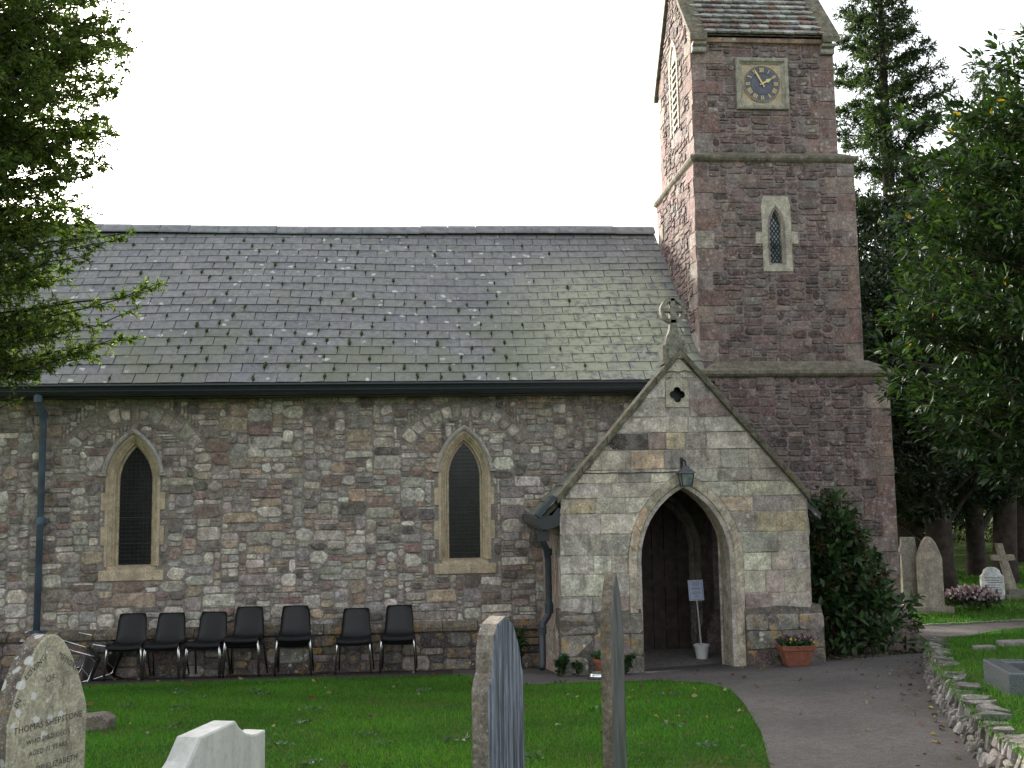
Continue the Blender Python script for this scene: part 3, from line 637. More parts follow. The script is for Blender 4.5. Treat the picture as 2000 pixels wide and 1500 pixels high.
for (va, vb) in rows:
    lim = lambda q: min(hz(q), PX1-PC if q < 2.2 else 9)-.01
    spans = []
    vm = (va+vb)/2; o_ = .155
    if D.halfw(va, o_) > 0 and va < D.zsp+.95:
        da, db = D.halfw(va, o_), D.halfw(vb, o_)
        if da > 0: spans = [(-lim(va), -lim(vb), -da, -db), (da, db, lim(va), lim(vb))]
    if not spans: spans = [(-lim(va), -lim(vb), lim(va), lim(vb))]
    if va < 3.62 and vb > 3.27: sp2 = []; [sp2.extend([(a, b, -.18, -.18), (.10, .10, c, d)]) for a, b, c, d in spans]; spans = sp2
    for (la, lb, ra_, rb) in spans:
        cuts = []; x = max(la, lb)+g.uniform(.22, .50)
        while x < min(ra_, rb)-.14: cuts.append(x); x += g.uniform(.2, .55)
        E0 = [(la, lb)]+[(c_, c_+g.uniform(-.006, .006)) for c_ in cuts]+[(ra_, rb)]
        for i in range(len(E0)-1):
            P = [(PC+E0[i][0], va), (PC+E0[i+1][0], va), (PC+E0[i+1][1], vb), (PC+E0[i][1], vb)]
            if math.dist(P[0], P[1]) < .04 and math.dist(P[2], P[3]) < .04: continue
            col = pick(PPAL, g); cu_ = (P[0][0]+P[2][0])/2
            if abs(cu_-2.30) < .12 and abs(vm-2.83) < .10: col = (.06, .055, .05)
            V, F = stone(cutpoly(P, .004, .05, g, .12), FP, g, g.uniform(.006, .016), .93); pcs.append((1, V, F, col))
# quatrefoil stone
qo = [(2.775, 3.285), (3.055, 3.285), (3.055, 3.60), (2.98, 3.63), (2.915, 3.66), (2.85, 3.63), (2.775, 3.60)]
lay(pcs, 'stone', 'ashlar', pw, 300, 'small_stones')
qf = sheet('quatrefoil', [qo, quat], lambda u, v, n: (u, PY-.016, v), 'pale_stone', porch)
A = Acc(); A.strip([[(u, PY-.016, v) for u, v in quat+quat[:1]], [(u, PY+.12, v) for u, v in quat+quat[:1]]]); A.strip([[(u, PY-.016, v) for u, v in qo+qo[:1]], [(u, PY+.03, v) for u, v in qo+qo[:1]]]); A.add([(2.8, PY+.12, 3.3), (3.03, PY+.12, 3.3), (3.03, PY+.12, 3.56), (2.8, PY+.12, 3.56)], [(0, 1, 2, 3)]); A.build('reveal', 'plain_black', qf)  # recess sides, backing and block edges all coloured plain black
# arch stones (voussoirs and jamb stones)
inn = D.path(.0, n=14, zs=.22); outp = D.path(.15, n=14, zs=.22)
def resamp(path, n):
    L = [0]
    for i in range(1, len(path)): L.append(L[-1]+math.dist(path[i-1], path[i]))
    out = []
    for k in range(n+1):
        s = L[-1]*k/n; i = max(1, next((q for q in range(len(L)) if L[q] >= s-1e-9), len(L)-1)); f = (s-L[i-1])/max(1e-9, L[i]-L[i-1]); out.append((path[i-1][0]+(path[i][0]-path[i-1][0])*f, path[i-1][1]+(path[i][1]-path[i-1][1])*f))
    return out
arch = Acc(); 
RA = [resamp(D.path(o, n=14, zs=.22), 60) for o in (.0, .0, .045, .06, .15, .15)]; DA = [.40, .05, .0, -.028, -.026, .02]
bounds = [0, 5, 9, 13, 17, 20, 23, 26, 30, 34, 37, 40, 43, 47, 51, 55, 60]
for i in range(len(bounds)-1):
    a, b = bounds[i], bounds[i+1]; A = Acc(); col = jit((.34, .295, .22), .14, g) if i not in (4, 5) else (.40, .29, .19)
    rings = []
    for rr, dd in zip(RA, DA):
        seg = rr[a:b+1]; e = .003/max(.01, math.dist(seg[0], seg[1])); s0 = (seg[0][0]+(seg[1][0]-seg[0][0])*e, seg[0][1]+(seg[1][1]-seg[0][1])*e); e2 = .003/max(.01, math.dist(seg[-1], seg[-2])); s1 = (seg[-1][0]+(seg[-2][0]-seg[-1][0])*e2, seg[-1][1]+(seg[-2][1]-seg[-1][1])*e2)
        rings.append([FP(u, v, -dd) for u, v in [s0]+seg[1:-1]+[s1]])
    A.strip(rings); A.add([r[0] for r in rings], [tuple(range(len(rings)))]); A.add([r[-1] for r in rings], [tuple(range(len(rings)))])
    mesh('arch_stone', A.V, A.F, 'ashlar', porch, col)
A = Acc(); A.strip([[FP(u, v, -.01) for u, v in D.path(.001, n=14, zs=.0)], [FP(u, v, -.41) for u, v in D.path(.001, n=14, zs=.0)]]); A.build('arch_core', 'porch_mortar', porch)
# plinth
for xa, xb in ((PX0-.05, D.cx-D.a-.02), (D.cx+D.a+.14, PX1+.10)):
    A = Acc(); A.prism([(0.0, .95), (-.06, .86), (-.085, .80), (-.10, .0), (.3, 0.0), (.3, .95)], lambda p, q, n: (n, PY+p, q), xa, xb); po = A.build('plinth', 'damp_shade_mortar', porch)
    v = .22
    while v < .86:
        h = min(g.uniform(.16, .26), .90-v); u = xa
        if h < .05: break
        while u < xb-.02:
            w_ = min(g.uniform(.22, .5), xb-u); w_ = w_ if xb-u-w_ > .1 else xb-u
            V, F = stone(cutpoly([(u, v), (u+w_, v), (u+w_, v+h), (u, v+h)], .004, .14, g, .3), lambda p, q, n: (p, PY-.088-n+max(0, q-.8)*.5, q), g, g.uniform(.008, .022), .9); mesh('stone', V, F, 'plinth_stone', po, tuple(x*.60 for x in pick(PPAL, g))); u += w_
        v += h
# side walls of the porch, outside and inside
for xs, sg in ((PX0, -1), (PX1, 1)):
    A = Acc(); A.add([(xs, PY, 0), (xs, 0, 0), (xs, 0, 2.0), (xs, PY, 2.0)], [(0, 1, 2, 3)]); A.add([(xs-sg*.36, PY+.4, 0), (xs-sg*.36, 0, 0), (xs-sg*.36, 0, 2.1), (xs-sg*.36, PY+.4, 2.1)], [(0, 1, 2, 3)])
    B2 = Acc(); B2.add([(xs-sg*.362, PY+.4, 0), (xs-sg*.362, 0, 0), (xs-sg*.362, 0, 2.1), (xs-sg*.362, PY+.4, 2.1)], [(0, 1, 2, 3)]); B2.build('inner_shade_sheet', 'damp_shade_mortar', porch)  # dark sheet over the inner face, porch shade put into its colour
    A.add([(xs-sg*.36, PY+.41, 0), (PC+sg*.50, PY+.41, 0), (PC+sg*.50, PY+.41, 2.6), (xs-sg*.36, PY+.41, 2.1)], [(0, 1, 2, 3)])
    so_ = A.build('side_wall', 'porch_mortar', porch)
    v = .0
    while v < 1.95:
        h = min(g.uniform(.16, .3), 1.98-v); yy = PY
        if h < .06: break
        while yy < -.02:
            w_ = min(g.uniform(.3, .7), -yy); V, F = stone(cutpoly([(yy, v), (yy+w_, v), (yy+w_, v+h), (yy, v+h)], .005, .08, g, .2), lambda p, q, n: (xs+sg*(n+(.06 if q < .85 else 0)), p, q), g, g.uniform(.006, .014), .94, back=-.08); mesh('stone', V, F, 'ashlar', so_, pick([((.27, .17, .14), 4), ((.30, .24, .19), 4), ((.25, .21, .17), 3)], g)); yy += w_
        v += h
A = Acc(); A.add([(PX0+.3, PY+.405, 2.0), (PX1-.3, PY+.405, 2.0), (PX1-.3, PY+.405, 2.3), (PC, PY+.405, 3.7), (PX0+.3, PY+.405, 2.3)], [(0, 1, 2, 3, 4)])
# roof slopes behind the gable, with gutters
for sg in (-1, 1):
    A = Acc(); e = PC+sg*1.70; A.add([(e, PY+.16, 1.98), (e, .0, 1.98), (PC, .0, 3.60), (PC, PY+.16, 3.60), (e, PY+.16, 1.93), (e, .0, 1.93), (PC, .0, 3.53), (PC, PY+.16, 3.53)], [(0, 1, 2, 3), (7, 6, 5, 4), (0, 4, 5, 1), (0, 3, 7, 4)]); pr = A.build('roof', 'slate', porch); pr.data.attributes.new('col', 'FLOAT_COLOR', 'FACE').data.foreach_set('color', [.12, .125, .13, 1]*4)
    for j in range(8):
        for k in range(6):
            w_ = .3; y_ = PY+.17+k*w_; s0, s1 = j/8, min(1, (j+1.15)/8); Ea = lambda s, n: (e+(PC-e)*s+sg*n*.69, 1.98+1.62*s+n*.72)
            (xa, za), (xb, zb) = Ea(s0, .024), Ea(s1, .006)
            V = [(xa, y_+.003, za), (xa, y_+w_-.003, za), (xb, y_+w_-.003, zb), (xb, y_+.003, zb)]; V += [(p[0]-sg*.006, p[1], p[2]-.007) for p in V]
            mesh('slate', V, [(0, 1, 2, 3), (4, 7, 6, 5), (0, 4, 5, 1), (1, 5, 6, 2), (2, 6, 7, 3), (3, 7, 4, 0)], 'slate', pr, pick(SLP, g))
A = Acc(); A.prism([(1.235, 2.03), (1.21, 2.0), (1.225, 1.93), (1.28, 1.875), (1.36, 1.88), (1.50, 1.93), (1.52, 2.09), (1.47, 2.13), (1.40, 2.04)], lambda p, q, n: (p, n, q), PY+.02, -.02); A.build('gutter', 'gutter', porch)
A = Acc(); A.prism([(1.44, 2.235), (1.25, 2.015), (1.215, 2.05), (1.41, 2.275)], lambda p, q, n: (p, n, q), PY-.045, PY+.3); A.build('eaves_slate', 'pipe_dark', porch)
# gable coping in lengths
for sg in (-1, 1):
    k = 0; s = -.02; Lc = 1.53/math.cos(math.atan(GS)); nseg = 5
    for i in range(nseg):
        a = i/nseg*1.50; b = (i+1)/nseg*1.50; A = Acc(); z = lambda q: 3.90-q*GS
        A.prism([(PC+sg*(a+.001), z(a)+.10), (PC+sg*(b-.002), z(b)+.10), (PC+sg*(b-.002), z(b)-.0), (PC+sg*(a+.001), z(a)-.0)], lambda u, v, n: (u, PY-n, v), .075, -.22); bevel(A.build('coping', 'coping', porch), .012, 2)
# apex stone, stepped base, ring cross
A = Acc(); xc = 2.93
A.prism([(xc-.165, 3.70), (xc, 3.88), (xc+.165, 3.70), (xc+.08, 3.725), (xc, 3.705), (xc-.08, 3.72)], FP, .05, 0); A.build('apex_stone', 'pale_stone', porch)
A = Acc(); xc = 2.905
A.box(xc-.15, xc+.15, PY-.03, PY+.22, 3.80, 4.03); A.box(xc-.115, xc+.115, PY-.05, PY+.20, 4.03, 4.09); A.box(xc-.085, xc+.085, PY-.07, PY+.1, 3.86, 4.06)
yc = PY+.06; A.strip([[(xc-w_, yc-.05, z), (xc+w_, yc-.05, z), (xc+w_, yc+.05, z), (xc-w_, yc+.05, z)] for w_, z in ((.095, 4.09), (.085, 4.14), (.05, 4.22), (.04, 4.30), (.03, 4.60))], closed=True)
A.box(xc-.125, xc+.125, yc-.045, yc+.045, 4.435, 4.485)
rc = lambda r, d, n=32: [(xc+r*math.sin(2*math.pi*k/n), yc+d, 4.455+r*math.cos(2*math.pi*k/n)) for k in range(n)]
A.strip([rc(.155, -.05), rc(.155, .05), rc(.11, .05), rc(.11, -.05), rc(.155, -.05)], closed=True); cr = A.build('ring_cross', 'cross_stone', porch); bevel(cr, .006)
# floor, steps, inner doorway
A = Acc(); A.box(PX0+.3, PX1-.3, PY+.35, -.01, -.05, .205); A.build('floor', 'floor_slab', porch)
A = Acc(); A.box(PC-.52, PC+.56, PY-.10, PY+.349, .0, .215); bevel(A.build('threshold', 'floor_slab', porch), .015)
A = Acc(); A.box(PC-.56, PC+.62, PY-.36, PY-.101, .0, .262); s1 = A.build('step', 'floor_slab', porch); bevel(s1, .015)
ID = Lancet(PC, .50, .2, 1.50, .72)
A = Acc(); A.add([(PX0+.3, -.03, 0), (PX1-.3, -.03, 0), (PX1-.3, -.03, 2.1), (PC, -.03, 3.5), (PX0+.3, -.03, 2.1)], [(0, 1, 2, 3, 4)]); A.build('inner_wall', 'damp_shade_mortar', porch)  # back wall coloured dark to deepen the shade inside the porch
A = Acc(); A.strip([[(u, -.03-d_, v) for u, v in ID.path(o_, n=12)] for o_, d_ in ((0, .0), (0, .07), (.03, .11), (.06, .115), (.09, .09), (.16, .085), (.16, 0))]); dw = A.build('doorway', 'ashlar', porch); dw.data.attributes.new('col', 'FLOAT_COLOR', 'FACE').data.foreach_set('color', [.15, .13, .105, 1]*len(dw.data.polygons))  # doorway stone darkened too, interior shade put into the colour
dr = bpy.data.objects.new('door', None); C.objects.link(dr); dr.parent = porch; world_keep(dr)
for k in range(6):
    ua = PC-.5+k*1/6+.004; ub = PC-.5+(k+1)/6-.004; um = min(abs(ua-PC), abs(ub-PC)); top = ID.zsp+math.sqrt(max(.0, ID.Rr**2-(um+ID.k)**2))
    A = Acc(); A.box(ua, ub, -.075, -.04, .21, top); mesh('plank', A.V, A.F, 'door_wood', dr)
for zz in (.45, 1.05, 1.45):
    A = Acc(); A.box(PC-.49, PC+.49, -.092, -.076, zz, zz+.07); mesh('rail', A.V, A.F, 'door_wood', dr)
# porch rain pipe
A = Acc(); A.tube([(1.31, -1.72, 1.90), (1.31, -1.72, 1.72), (1.36, -1.6, 1.64), (1.385, -1.55, 1.5), (1.385, -1.55, .93), (1.375, -1.56, .86), (1.30, -1.66, .78), (1.285, -1.68, .70), (1.285, -1.68, .34), (1.27, -1.74, .27)], .040, 10); pp = A.build('drainpipe', 'pipe_dark', porch, smooth=True)
A = Acc(); A.box(1.245, 1.375, -1.79, -1.66, 1.74, 1.86); A.build('hopper', 'gutter', pp)
for p, q in (((1.385, -1.55, 1.56), (1.385, -1.55, 1.64)), ((1.385, -1.55, .88), (1.385, -1.55, 1.0)), ((1.285, -1.68, .66), (1.285, -1.68, .74))): A = Acc(); A.tube([p, q], .052, 10); A.build('collar', 'pipe_dark', pp)
A = Acc(); A.box(1.43, 1.46, -2.0, -1.97, .2, .86); 

# lantern over the arch
LX, LY, LZ = 2.95, PY-.16, 2.36
lan = thing('lantern', (LX, LY, LZ), 'old dark metal lantern hanging over the porch arch', 'lantern')
A = Acc()
sq = lambda h, z: [(LX-h, LY-h, z), (LX+h, LY-h, z), (LX+h, LY+h, z), (LX-h, LY+h, z)]
A.strip([sq(.0, LZ+.235), sq(.03, LZ+.225), sq(.04, LZ+.20), sq(.095, LZ+.15), sq(.10, LZ+.14), sq(.075, LZ+.14)], closed=True); A.build('cap', 'lead', lan)
A = Acc()
for a, b in ((-1, -1), (1, -1), (1, 1), (-1, 1)): A.tube([(LX+a*.075, LY+b*.075, LZ+.14), (LX+a*.055, LY+b*.055, LZ)], .007, 5)
A.box(LX-.06, LX+.06, LY-.06, LY+.06, LZ-.012, LZ+.004); A.build('frame', 'iron', lan)
for (a, b) in (((-1, -1), (1, -1)), ((1, -1), (1, 1)), ((1, 1), (-1, 1)), ((-1, 1), (-1, -1))):
    A = Acc(); A.add([(LX+a[0]*.073, LY+a[1]*.073, LZ+.138), (LX+b[0]*.073, LY+b[1]*.073, LZ+.138), (LX+b[0]*.054, LY+b[1]*.054, LZ+.004), (LX+a[0]*.054, LY+a[1]*.054, LZ+.004)], [(0, 1, 2, 3)]); A.build('pane', 'pane', lan)
A = Acc(); A.tube([(LX, LY, LZ+.22), (LX, LY, LZ+.27), (LX-.01, LY+.04, LZ+.30), (LX-.01, LY+.14, LZ+.28)], .011, 6); A.tube([(LX-.01, LY+.15, LZ+.2), (LX-.01, LY+.15, LZ+.33)], .018, 6); A.build('bracket', 'iron', lan)
A = Acc(); A.tube([(LX-.03, PY-.026, LZ+.165)]+[(LX-.03-k*.115, PY-.022, LZ+.16+.004*math.sin(k*2.1)) for k in range(1, 11)], .006, 5); A.build('cable', 'iron', lan)

# ------------------------------------------------------------------ chairs
def chair_parts():
    prof = [(-.225, .405), (-.215, .432), (-.17, .445), (-.08, .432), (.03, .422), (.11, .425), (.165, .45), (.195, .50), (.215, .57), (.232, .65), (.25, .73), (.262, .785), (.262, .80)]
    wid = [.205, .213, .215, .213, .208, .20, .192, .186, .182, .178, .172, .162, .15]; M = 9; n = len(prof); top = []
    for (y, z), w in zip(prof, wid):
        for k in range(M):
            s = -1+2*k/(M-1); e = abs(s)**4; back = z > .48
            top.append(Vector((s*w, y-(.03*e if back else 0), z+(.018*e if not back and y > -.2 else 0) - (.0 if back else .012*(1-s*s)))))
    F = [(j*M+k, j*M+k+1, (j+1)*M+k+1, (j+1)*M+k) for j in range(n-1) for k in range(M-1)]
    nor = []
    for j in range(n):
        a, b = Vector((0, *prof[max(0, j-1)])), Vector((0, *prof[min(n-1, j+1)])); d = (b-a).normalized(); nor.append(Vector((0, d.z, -d.y)))
    V = top+[top[j*M+k]+nor[j]*.009 for j in range(n) for k in range(M)]; o = n*M
    F2 = F+[tuple(i+o for i in f[::-1]) for f in F]
    rim = list(range(M))+[j*M+M-1 for j in range(1, n)]+[(n-1)*M+k for k in range(M-2, -1, -1)]+[j*M for j in range(n-2, 0, -1)]
    F2 += [(rim[i], rim[(i+1) % len(rim)], rim[(i+1) % len(rim)]+o, rim[i]+o) for i in range(len(rim))]
    legs = []
    for s in (-1, 1):
        A = Acc(); A.tube([(s*.222, -.235, .0), (s*.205, -.195, .36), (s*.20, -.185, .40), (s*.195, -.165, .416), (s*.19, .08, .405), (s*.195, .12, .395), (s*.20, .14, .36), (s*.222, .25, .0)], .0115, 8); legs.append((A.V, A.F))
    A = Acc(); A.tube([(-.19, -.13, .405), (.19, -.13, .405)], .009, 6); A.tube([(-.19, .06, .40), (.19, .06, .40)], .009, 6)
    return (V, F2), legs, (A.V, A.F)
(cV, cF), cL, cX = chair_parts()
def first_chair():
    r = bpy.data.objects.new('stacking_chair', None); C.objects.link(r)
    _mesh0('seat_shell', cV, cF, 'chair_plastic', r, None, True)
    for v_, f_ in cL: _mesh0('leg_frame', v_, f_, 'chrome', r, None, True)
    _mesh0('cross_bar', *cX, 'chrome', r)
    return r
proto = first_chair(); used = [False]
def chair(loc, rot, label):
    if not used[0]: o = proto; used[0] = True
    else:
        o = proto.copy(); C.objects.link(o)
        for ch in proto.children: c_ = ch.copy(); C.objects.link(c_); c_.parent = o
    o.location = loc; o.rotation_euler = rot; o.scale = (1, 1, .95)
    return tag(o, label, 'chair', 'black stacking chairs along the church wall')
ORD = ['first', 'second', 'third', 'fourth', 'fifth', 'sixth', 'seventh']
STK = [(-3.80, 2), (-3.33, 2), (-2.82, 2), (-2.35, 4), (-1.74, 4), (-.985, 2), (-.43, 3)]
EXTRA = ['leftmost stack, next to the toppled chairs', 'second stack from the left', 'third stack from the left', 'fourth stack from the left, tall', 'middle stack standing alone, fifth from the left', 'sixth stack from the left', 'rightmost stack nearest the porch']
for (x, n), ex in zip(STK, EXTRA):
    lv = {2: ['bottom', 'top'], 3: ['bottom', 'middle', 'top'], 4: ['bottom', 'second lowest', 'second highest', 'top']}[n]
    rz = g.uniform(-.12, .10)
    for k in range(n): chair((x, -.42-.022*k, G(x, -.42)+.012+.028*k), (g.uniform(-.012, .012), g.uniform(-.01, .01), rz+g.uniform(-.025, .025)), f'{lv[k]} black plastic chair of the {ex}')
chair((-4.62, -.55, G(-4.3, -.5)+.25), (R(-105), R(10), R(-58)), 'black chair toppled on its back with chrome legs in the air, nearer the headstone')
chair((-4.40, -.36, G(-4.3, -.5)+.29), (R(-100), R(14), R(-50)), 'black chair toppled against the church wall, farther from the headstone')

# ------------------------------------------------------------------ headstones
def slab(name, prof, origin, u, thick, mats, label, tilt=0, group='headstones in the churchyard', cat='headstone', parts=()):
    # prof: outline (s, z) across the face; u: horizontal unit vector along the face; face normal = (u.y,-u.x)
    u = Vector((*u, 0)).normalized(); nn = Vector((u.y, -u.x, 0)); O = Vector(origin)
    th = thing(name, O, label, cat, group)
    fn = lambda s, z, d: O+u*(s+tilt*z)+Vector((0, 0, z))+nn*d
    n = len(prof); e = .008
    cs = sum(p[0] for p in prof)/n; cz = sum(p[1] for p in prof)/n
    shr = [(s-math.copysign(min(e, abs(s-cs)), s-cs), z-(e if z > cz else 0)) for s, z in prof]
    A = Acc(); A.strip([[fn(s, z, 0) for s, z in prof], [fn(s, z, -thick+.0) for s, z in prof]], closed=True); A.build('edge', mats[1], th)
    A = Acc(); A.strip([[fn(s, z, 0) for s, z in prof], [fn(s, z, e*.8) for s, z in shr]], closed=True); A.add([fn(s, z, e*.8) for s, z in shr], [tuple(range(n))]); A.build('face', mats[0], th)
    A = Acc(); A.add([fn(s, z, -thick) for s, z in prof], [tuple(range(n))[::-1]]); A.build('back', mats[1], th)
    return th, fn
def arch_prof(hw, zs, ztop, p=2.2, n=12):
    L = [(-hw, -.15), (-hw, zs)]+[(-hw*(1-i/n)**(1/1.0), zs+(ztop-zs)*(1-((1-i/n))**p)) for i in range(1, n)]
    return L+[(0, ztop)]+[(-s, z) for s, z in L[::-1]]
# sandstone headstone with lettering, front left
uS = (.415, .91); gz_ = .60
hs1, fS = slab('headstone', arch_prof(.275, .60, 1.015, 2.0), (-2.022, -8.21, .565), uS, .105, ('grave_sand', 'grave_side'), 'lichened round topped sandstone headstone with engraved lettering at the far left')
uV = Vector((*uS, 0)).normalized(); nV = Vector((uV.y, -uV.x, 0))
def letter(txt, size, s, z, fn, parent, uV, nV, mat='lettering', d=.0085, rot=0):
    cu = bpy.data.curves.new('txt', 'FONT'); cu.body = txt; cu.size = size; cu.align_x = 'CENTER'; cu.resolution_u = 2; cu.space_character = 1.05
    to = bpy.data.objects.new('txt', cu); C.objects.link(to); dg = bpy.context.evaluated_depsgraph_get(); me = bpy.data.meshes.new_from_object(to.evaluated_get(dg)); bpy.data.objects.remove(to); bpy.data.curves.remove(cu)
    o = bpy.data.objects.new('lettering', me); C.objects.link(o); me.materials.clear(); me.materials.append(MATS[mat])
    X = uV*math.cos(rot)+Vector((0, 0, 1))*math.sin(rot); Y = -uV*math.sin(rot)+Vector((0, 0, 1))*math.cos(rot)
    M = Matrix((X, Y, nV)).transposed().to_4x4(); M.translation = fn(s, z, d); me.transform(M); o.parent = parent; world_keep(o); return o
for txt, sz_, s, z, ro in (('IN', .045, -.205, .69, .95), ('LOVING', .043, -.10, .85, .62), ('MEMORY', .041, .115, .845, -.62), ('OF', .05, .0, .77, 0), ('Thomas Shepstone', .047, 0, .545, 0), ('WHO DIED DEC 5', .036, 0, .475, 0), ('AGED 71 YEARS', .036, 0, .415, 0), ('Also of Elizabeth', .044, 0, .325, 0), ('HIS WIFE', .036, 0, .265, 0), ('WHO DIED AUG 27', .038, 0, .19, 0), ('INTERRED AT', .036, 0, .12, 0)):
    letter(txt.upper(), sz_, s, z, fS, hs1, uV, nV, rot=ro)
# white marble headstone
pf = [(-.56, -.1), (-.56, .545), (-.50, .545), (-.42, .552), (-.34, .575), (-.25, .625), (-.165, .708), (.165, .708), (.21, .668), (.27, .630), (.34, .607), (.40, .60), (.48, .60), (.48, -.1)]
uW = (.285, .959)
hs2, fW = slab('headstone', pf, (-.965, -9.12, .545), uW, .105, ('marble', 'marble'), 'white marble headstone with flat top and curved shoulders, front left')
A = Acc(); A.prism([(-.55, -.3), (-.55, .24), (-.53, .27), (.53, .27), (.55, .24), (.55, -.3)], lambda s, z, d: fW(s, z, d), .07, -.175); bevel(A.build('base', 'marble', hs2), .01)
# grey slab seen edge on
pf = [(-.30, -.15), (-.30, .72), (-.27, .77), (-.235, .80), (-.23, .90), (-.20, .985), (-.13, 1.035), (0, 1.06), (.13, 1.0), (.22, .88), (.26, .77), (.29, .72), (.30, -.15)]
hs3, f3 = slab('headstone', pf, (.39, -8.38, .575), (.376, .927), .088, ('cleft_slate', 'grave_edge'), 'tall weathered headstone seen edge on with blue grey streaked face and yellow lichen')
# slim pointed slab
pf = [(-.215, -.15), (-.215, .86), (-.19, 1.0), (-.135, 1.11), (-.07, 1.20), (0, 1.26), (.07, 1.20), (.135, 1.11), (.19, 1.0), (.215, .86), (.215, -.15)]
hs4, f4 = slab('headstone', pf, (1.14, -7.52, .53), (.343, .939), .063, ('grave_slate', 'grave_brown'), 'slim pointed dark slate headstone seen edge on before the porch')
# small fallen block behind the lettered stone
A = Acc(); A.prism([(-.16, 0), (.16, 0), (.17, .10), (.10, .145), (-.14, .13)], lambda a, b, n: (-2.78+a*.95+n*.1, -5.05+n, G(-2.78, -5.05)-.02+b), -.09, .10); bevel(tag(A.build('stone_block', 'grave_side'), 'small broken grey stone block lying in grass behind the lettered headstone', 'stone'), .012)
# far graves right of the tower
def far_stone(name, prof, o, u, th, col, label, tilt=0, base=None, mat='grave_far'):
    t_, f_ = slab(name, prof, o, u, th, (mat, mat), label, tilt)
    for c_ in t_.children:
        a = c_.data.attributes.new('col', 'FLOAT_COLOR', 'FACE'); a.data.foreach_set('color', [*col, 1]*len(c_.data.polygons))
    if base:
        A = Acc(); A.prism([(-base[0], -.2), (base[0], -.2), (base[0], base[1]), (-base[0]+.05, base[1]+.05), (base[0]-.05, base[1]+.05)][:3]+[(-base[0], base[1])], f_, .08, -th-.08); b_ = A.build('base', mat, t_, color=False); b_.data.attributes.new('col', 'FLOAT_COLOR', 'FACE').data.foreach_set('color', [*[x*.8 for x in col], 1]*len(b_.data.polygons))
    return t_, f_
far_stone('headstone', arch_prof(.20, .90, 1.26, 2.0), (8.33, 3.0, G(8.3, 3.0)), (.98, -.2), .11, (.36, .31, .25), 'tall pointed brown headstone on a stepped base beyond the tower', base=(.33, .10))
far_stone('headstone', [(-.14, -.1), (-.13, .95), (-.17, 1.0), (-.12, 1.12), (-.11, 1.25), (.10, 1.25), (.11, 1.12), (.13, .95), (.15, -.1)], (8.08, 3.2, G(8.1, 3.2)), (.98, -.2), .14, (.27, .25, .21), 'narrow grey headstone with stepped top nearest the tower wall')
hw_, fw_ = far_stone('headstone', [(-.19, -.1), (-.19, .42), (-.14, .47), (-.12, .53), (-.06, .575), (.06, .575), (.12, .53), (.14, .47), (.19, .42), (.19, -.1)], (10.02, 4.1, G(10, 4.1)), (.97, -.24), .13, (.60, .61, .60), 'small white marble headstone beside the leaning cross')
A = Acc()
for k in range(9): A.prism([(-.14+.02*(k % 3), .40-k*.042), (.14-.02*((k+1) % 3), .40-k*.042), (.14-.02*((k+1) % 3), .389-k*.042), (-.14+.02*(k % 3), .389-k*.042)], fw_, .007, .0085)
A.build('lettering', 'lettering', hw_)
crs = thing('grave_cross', (10.43, 4.2, G(10.4, 4.2)), 'leaning grey stone cross on a stepped base among the far graves', 'grave cross')
A = Acc(); CF = lambda a, b, n: (10.43+a-b*.22, 4.2+n, G(10.4, 4.2)+.15+b*.88)
A.prism([(-.075, 0), (.075, 0), (.055, .60), (.20, .61), (.20, .72), (.05, .72), (.05, .95), (-.05, .95), (-.05, .72), (-.20, .72), (-.20, .61), (-.055, .60)], CF, -.055, .055); k_ = A.build('shaft', 'grave_far', crs); k_.data.attributes.new('col', 'FLOAT_COLOR', 'FACE').data.foreach_set('color', [.26, .23, .18, 1]*len(k_.data.polygons))
A = Acc(); zc = G(10.4, 4.2); A.box(10.20, 10.75, 3.98, 4.42, zc-.1, zc+.08); A.box(10.28, 10.60, 4.06, 4.34, zc+.08, zc+.17); k_ = A.build('base', 'grave_far', crs); k_.data.attributes.new('col', 'FLOAT_COLOR', 'FACE').data.foreach_set('color', [.16, .15, .12, 1]*12)
# granite grave kerb on the bank
kb = thing('grave_kerb', (4.4, -6.4, BANK(4.4, -6.4)), 'polished dark grey granite grave kerb on the grass bank', 'grave kerb')
KO = Vector((4.10, -6.72, BANK(4.1, -6.7)-.02)); ka = Vector((.24, .971, 0)); kc = Vector((.971, -.24, 0))
KF = lambda a, b, z: tuple(KO+ka*a+kc*b+Vector((0, 0, z)))
def kbox(a0, a1, b0, b1, z0, z1):
    A = Acc(); A.add([KF(a, b, z) for z in (z0, z1) for b in (b0, b1) for a in (a0, a1)], [(0, 2, 3, 1), (4, 5, 7, 6), (0, 1, 5, 4), (2, 6, 7, 3), (0, 4, 6, 2), (1, 3, 7, 5)]); return bevel(A.build('kerb_stone', 'granite', kb), .012)
kbox(0, .66, 0, .13, -.1, .19); kbox(0, .13, .131, 1.6, -.1, .19); kbox(.53, .66, .131, 1.6, -.1, .19)
for i, (x, y, sx, s_y, lab) in enumerate(((6.05, -3.75, .34, .09, 'flat pale grave slab lying in the grass of the bank, farther back'), (5.40, -4.0, .10, .05, 'small flat stone set in the grass above the retaining wall'))):
    A = Acc(); z = BANK(x, y); A.box(x-sx, x+sx, y-s_y, y+s_y, z-.06, z+.045); bevel(tag(A.build('flat_slab', 'floor_slab'), lab, 'grave slab'), .012)
A = Acc(); 
for k in range(8): x = 7.3+k*.34; A.box(x, x+.335, 1.73, 1.80, G(x, 1.7)-.05, G(x, 1.7)+.03)
tag(A.build('edging_stone', 'floor_slab'), 'low stone edging along the far grass beyond the tower', 'edging')

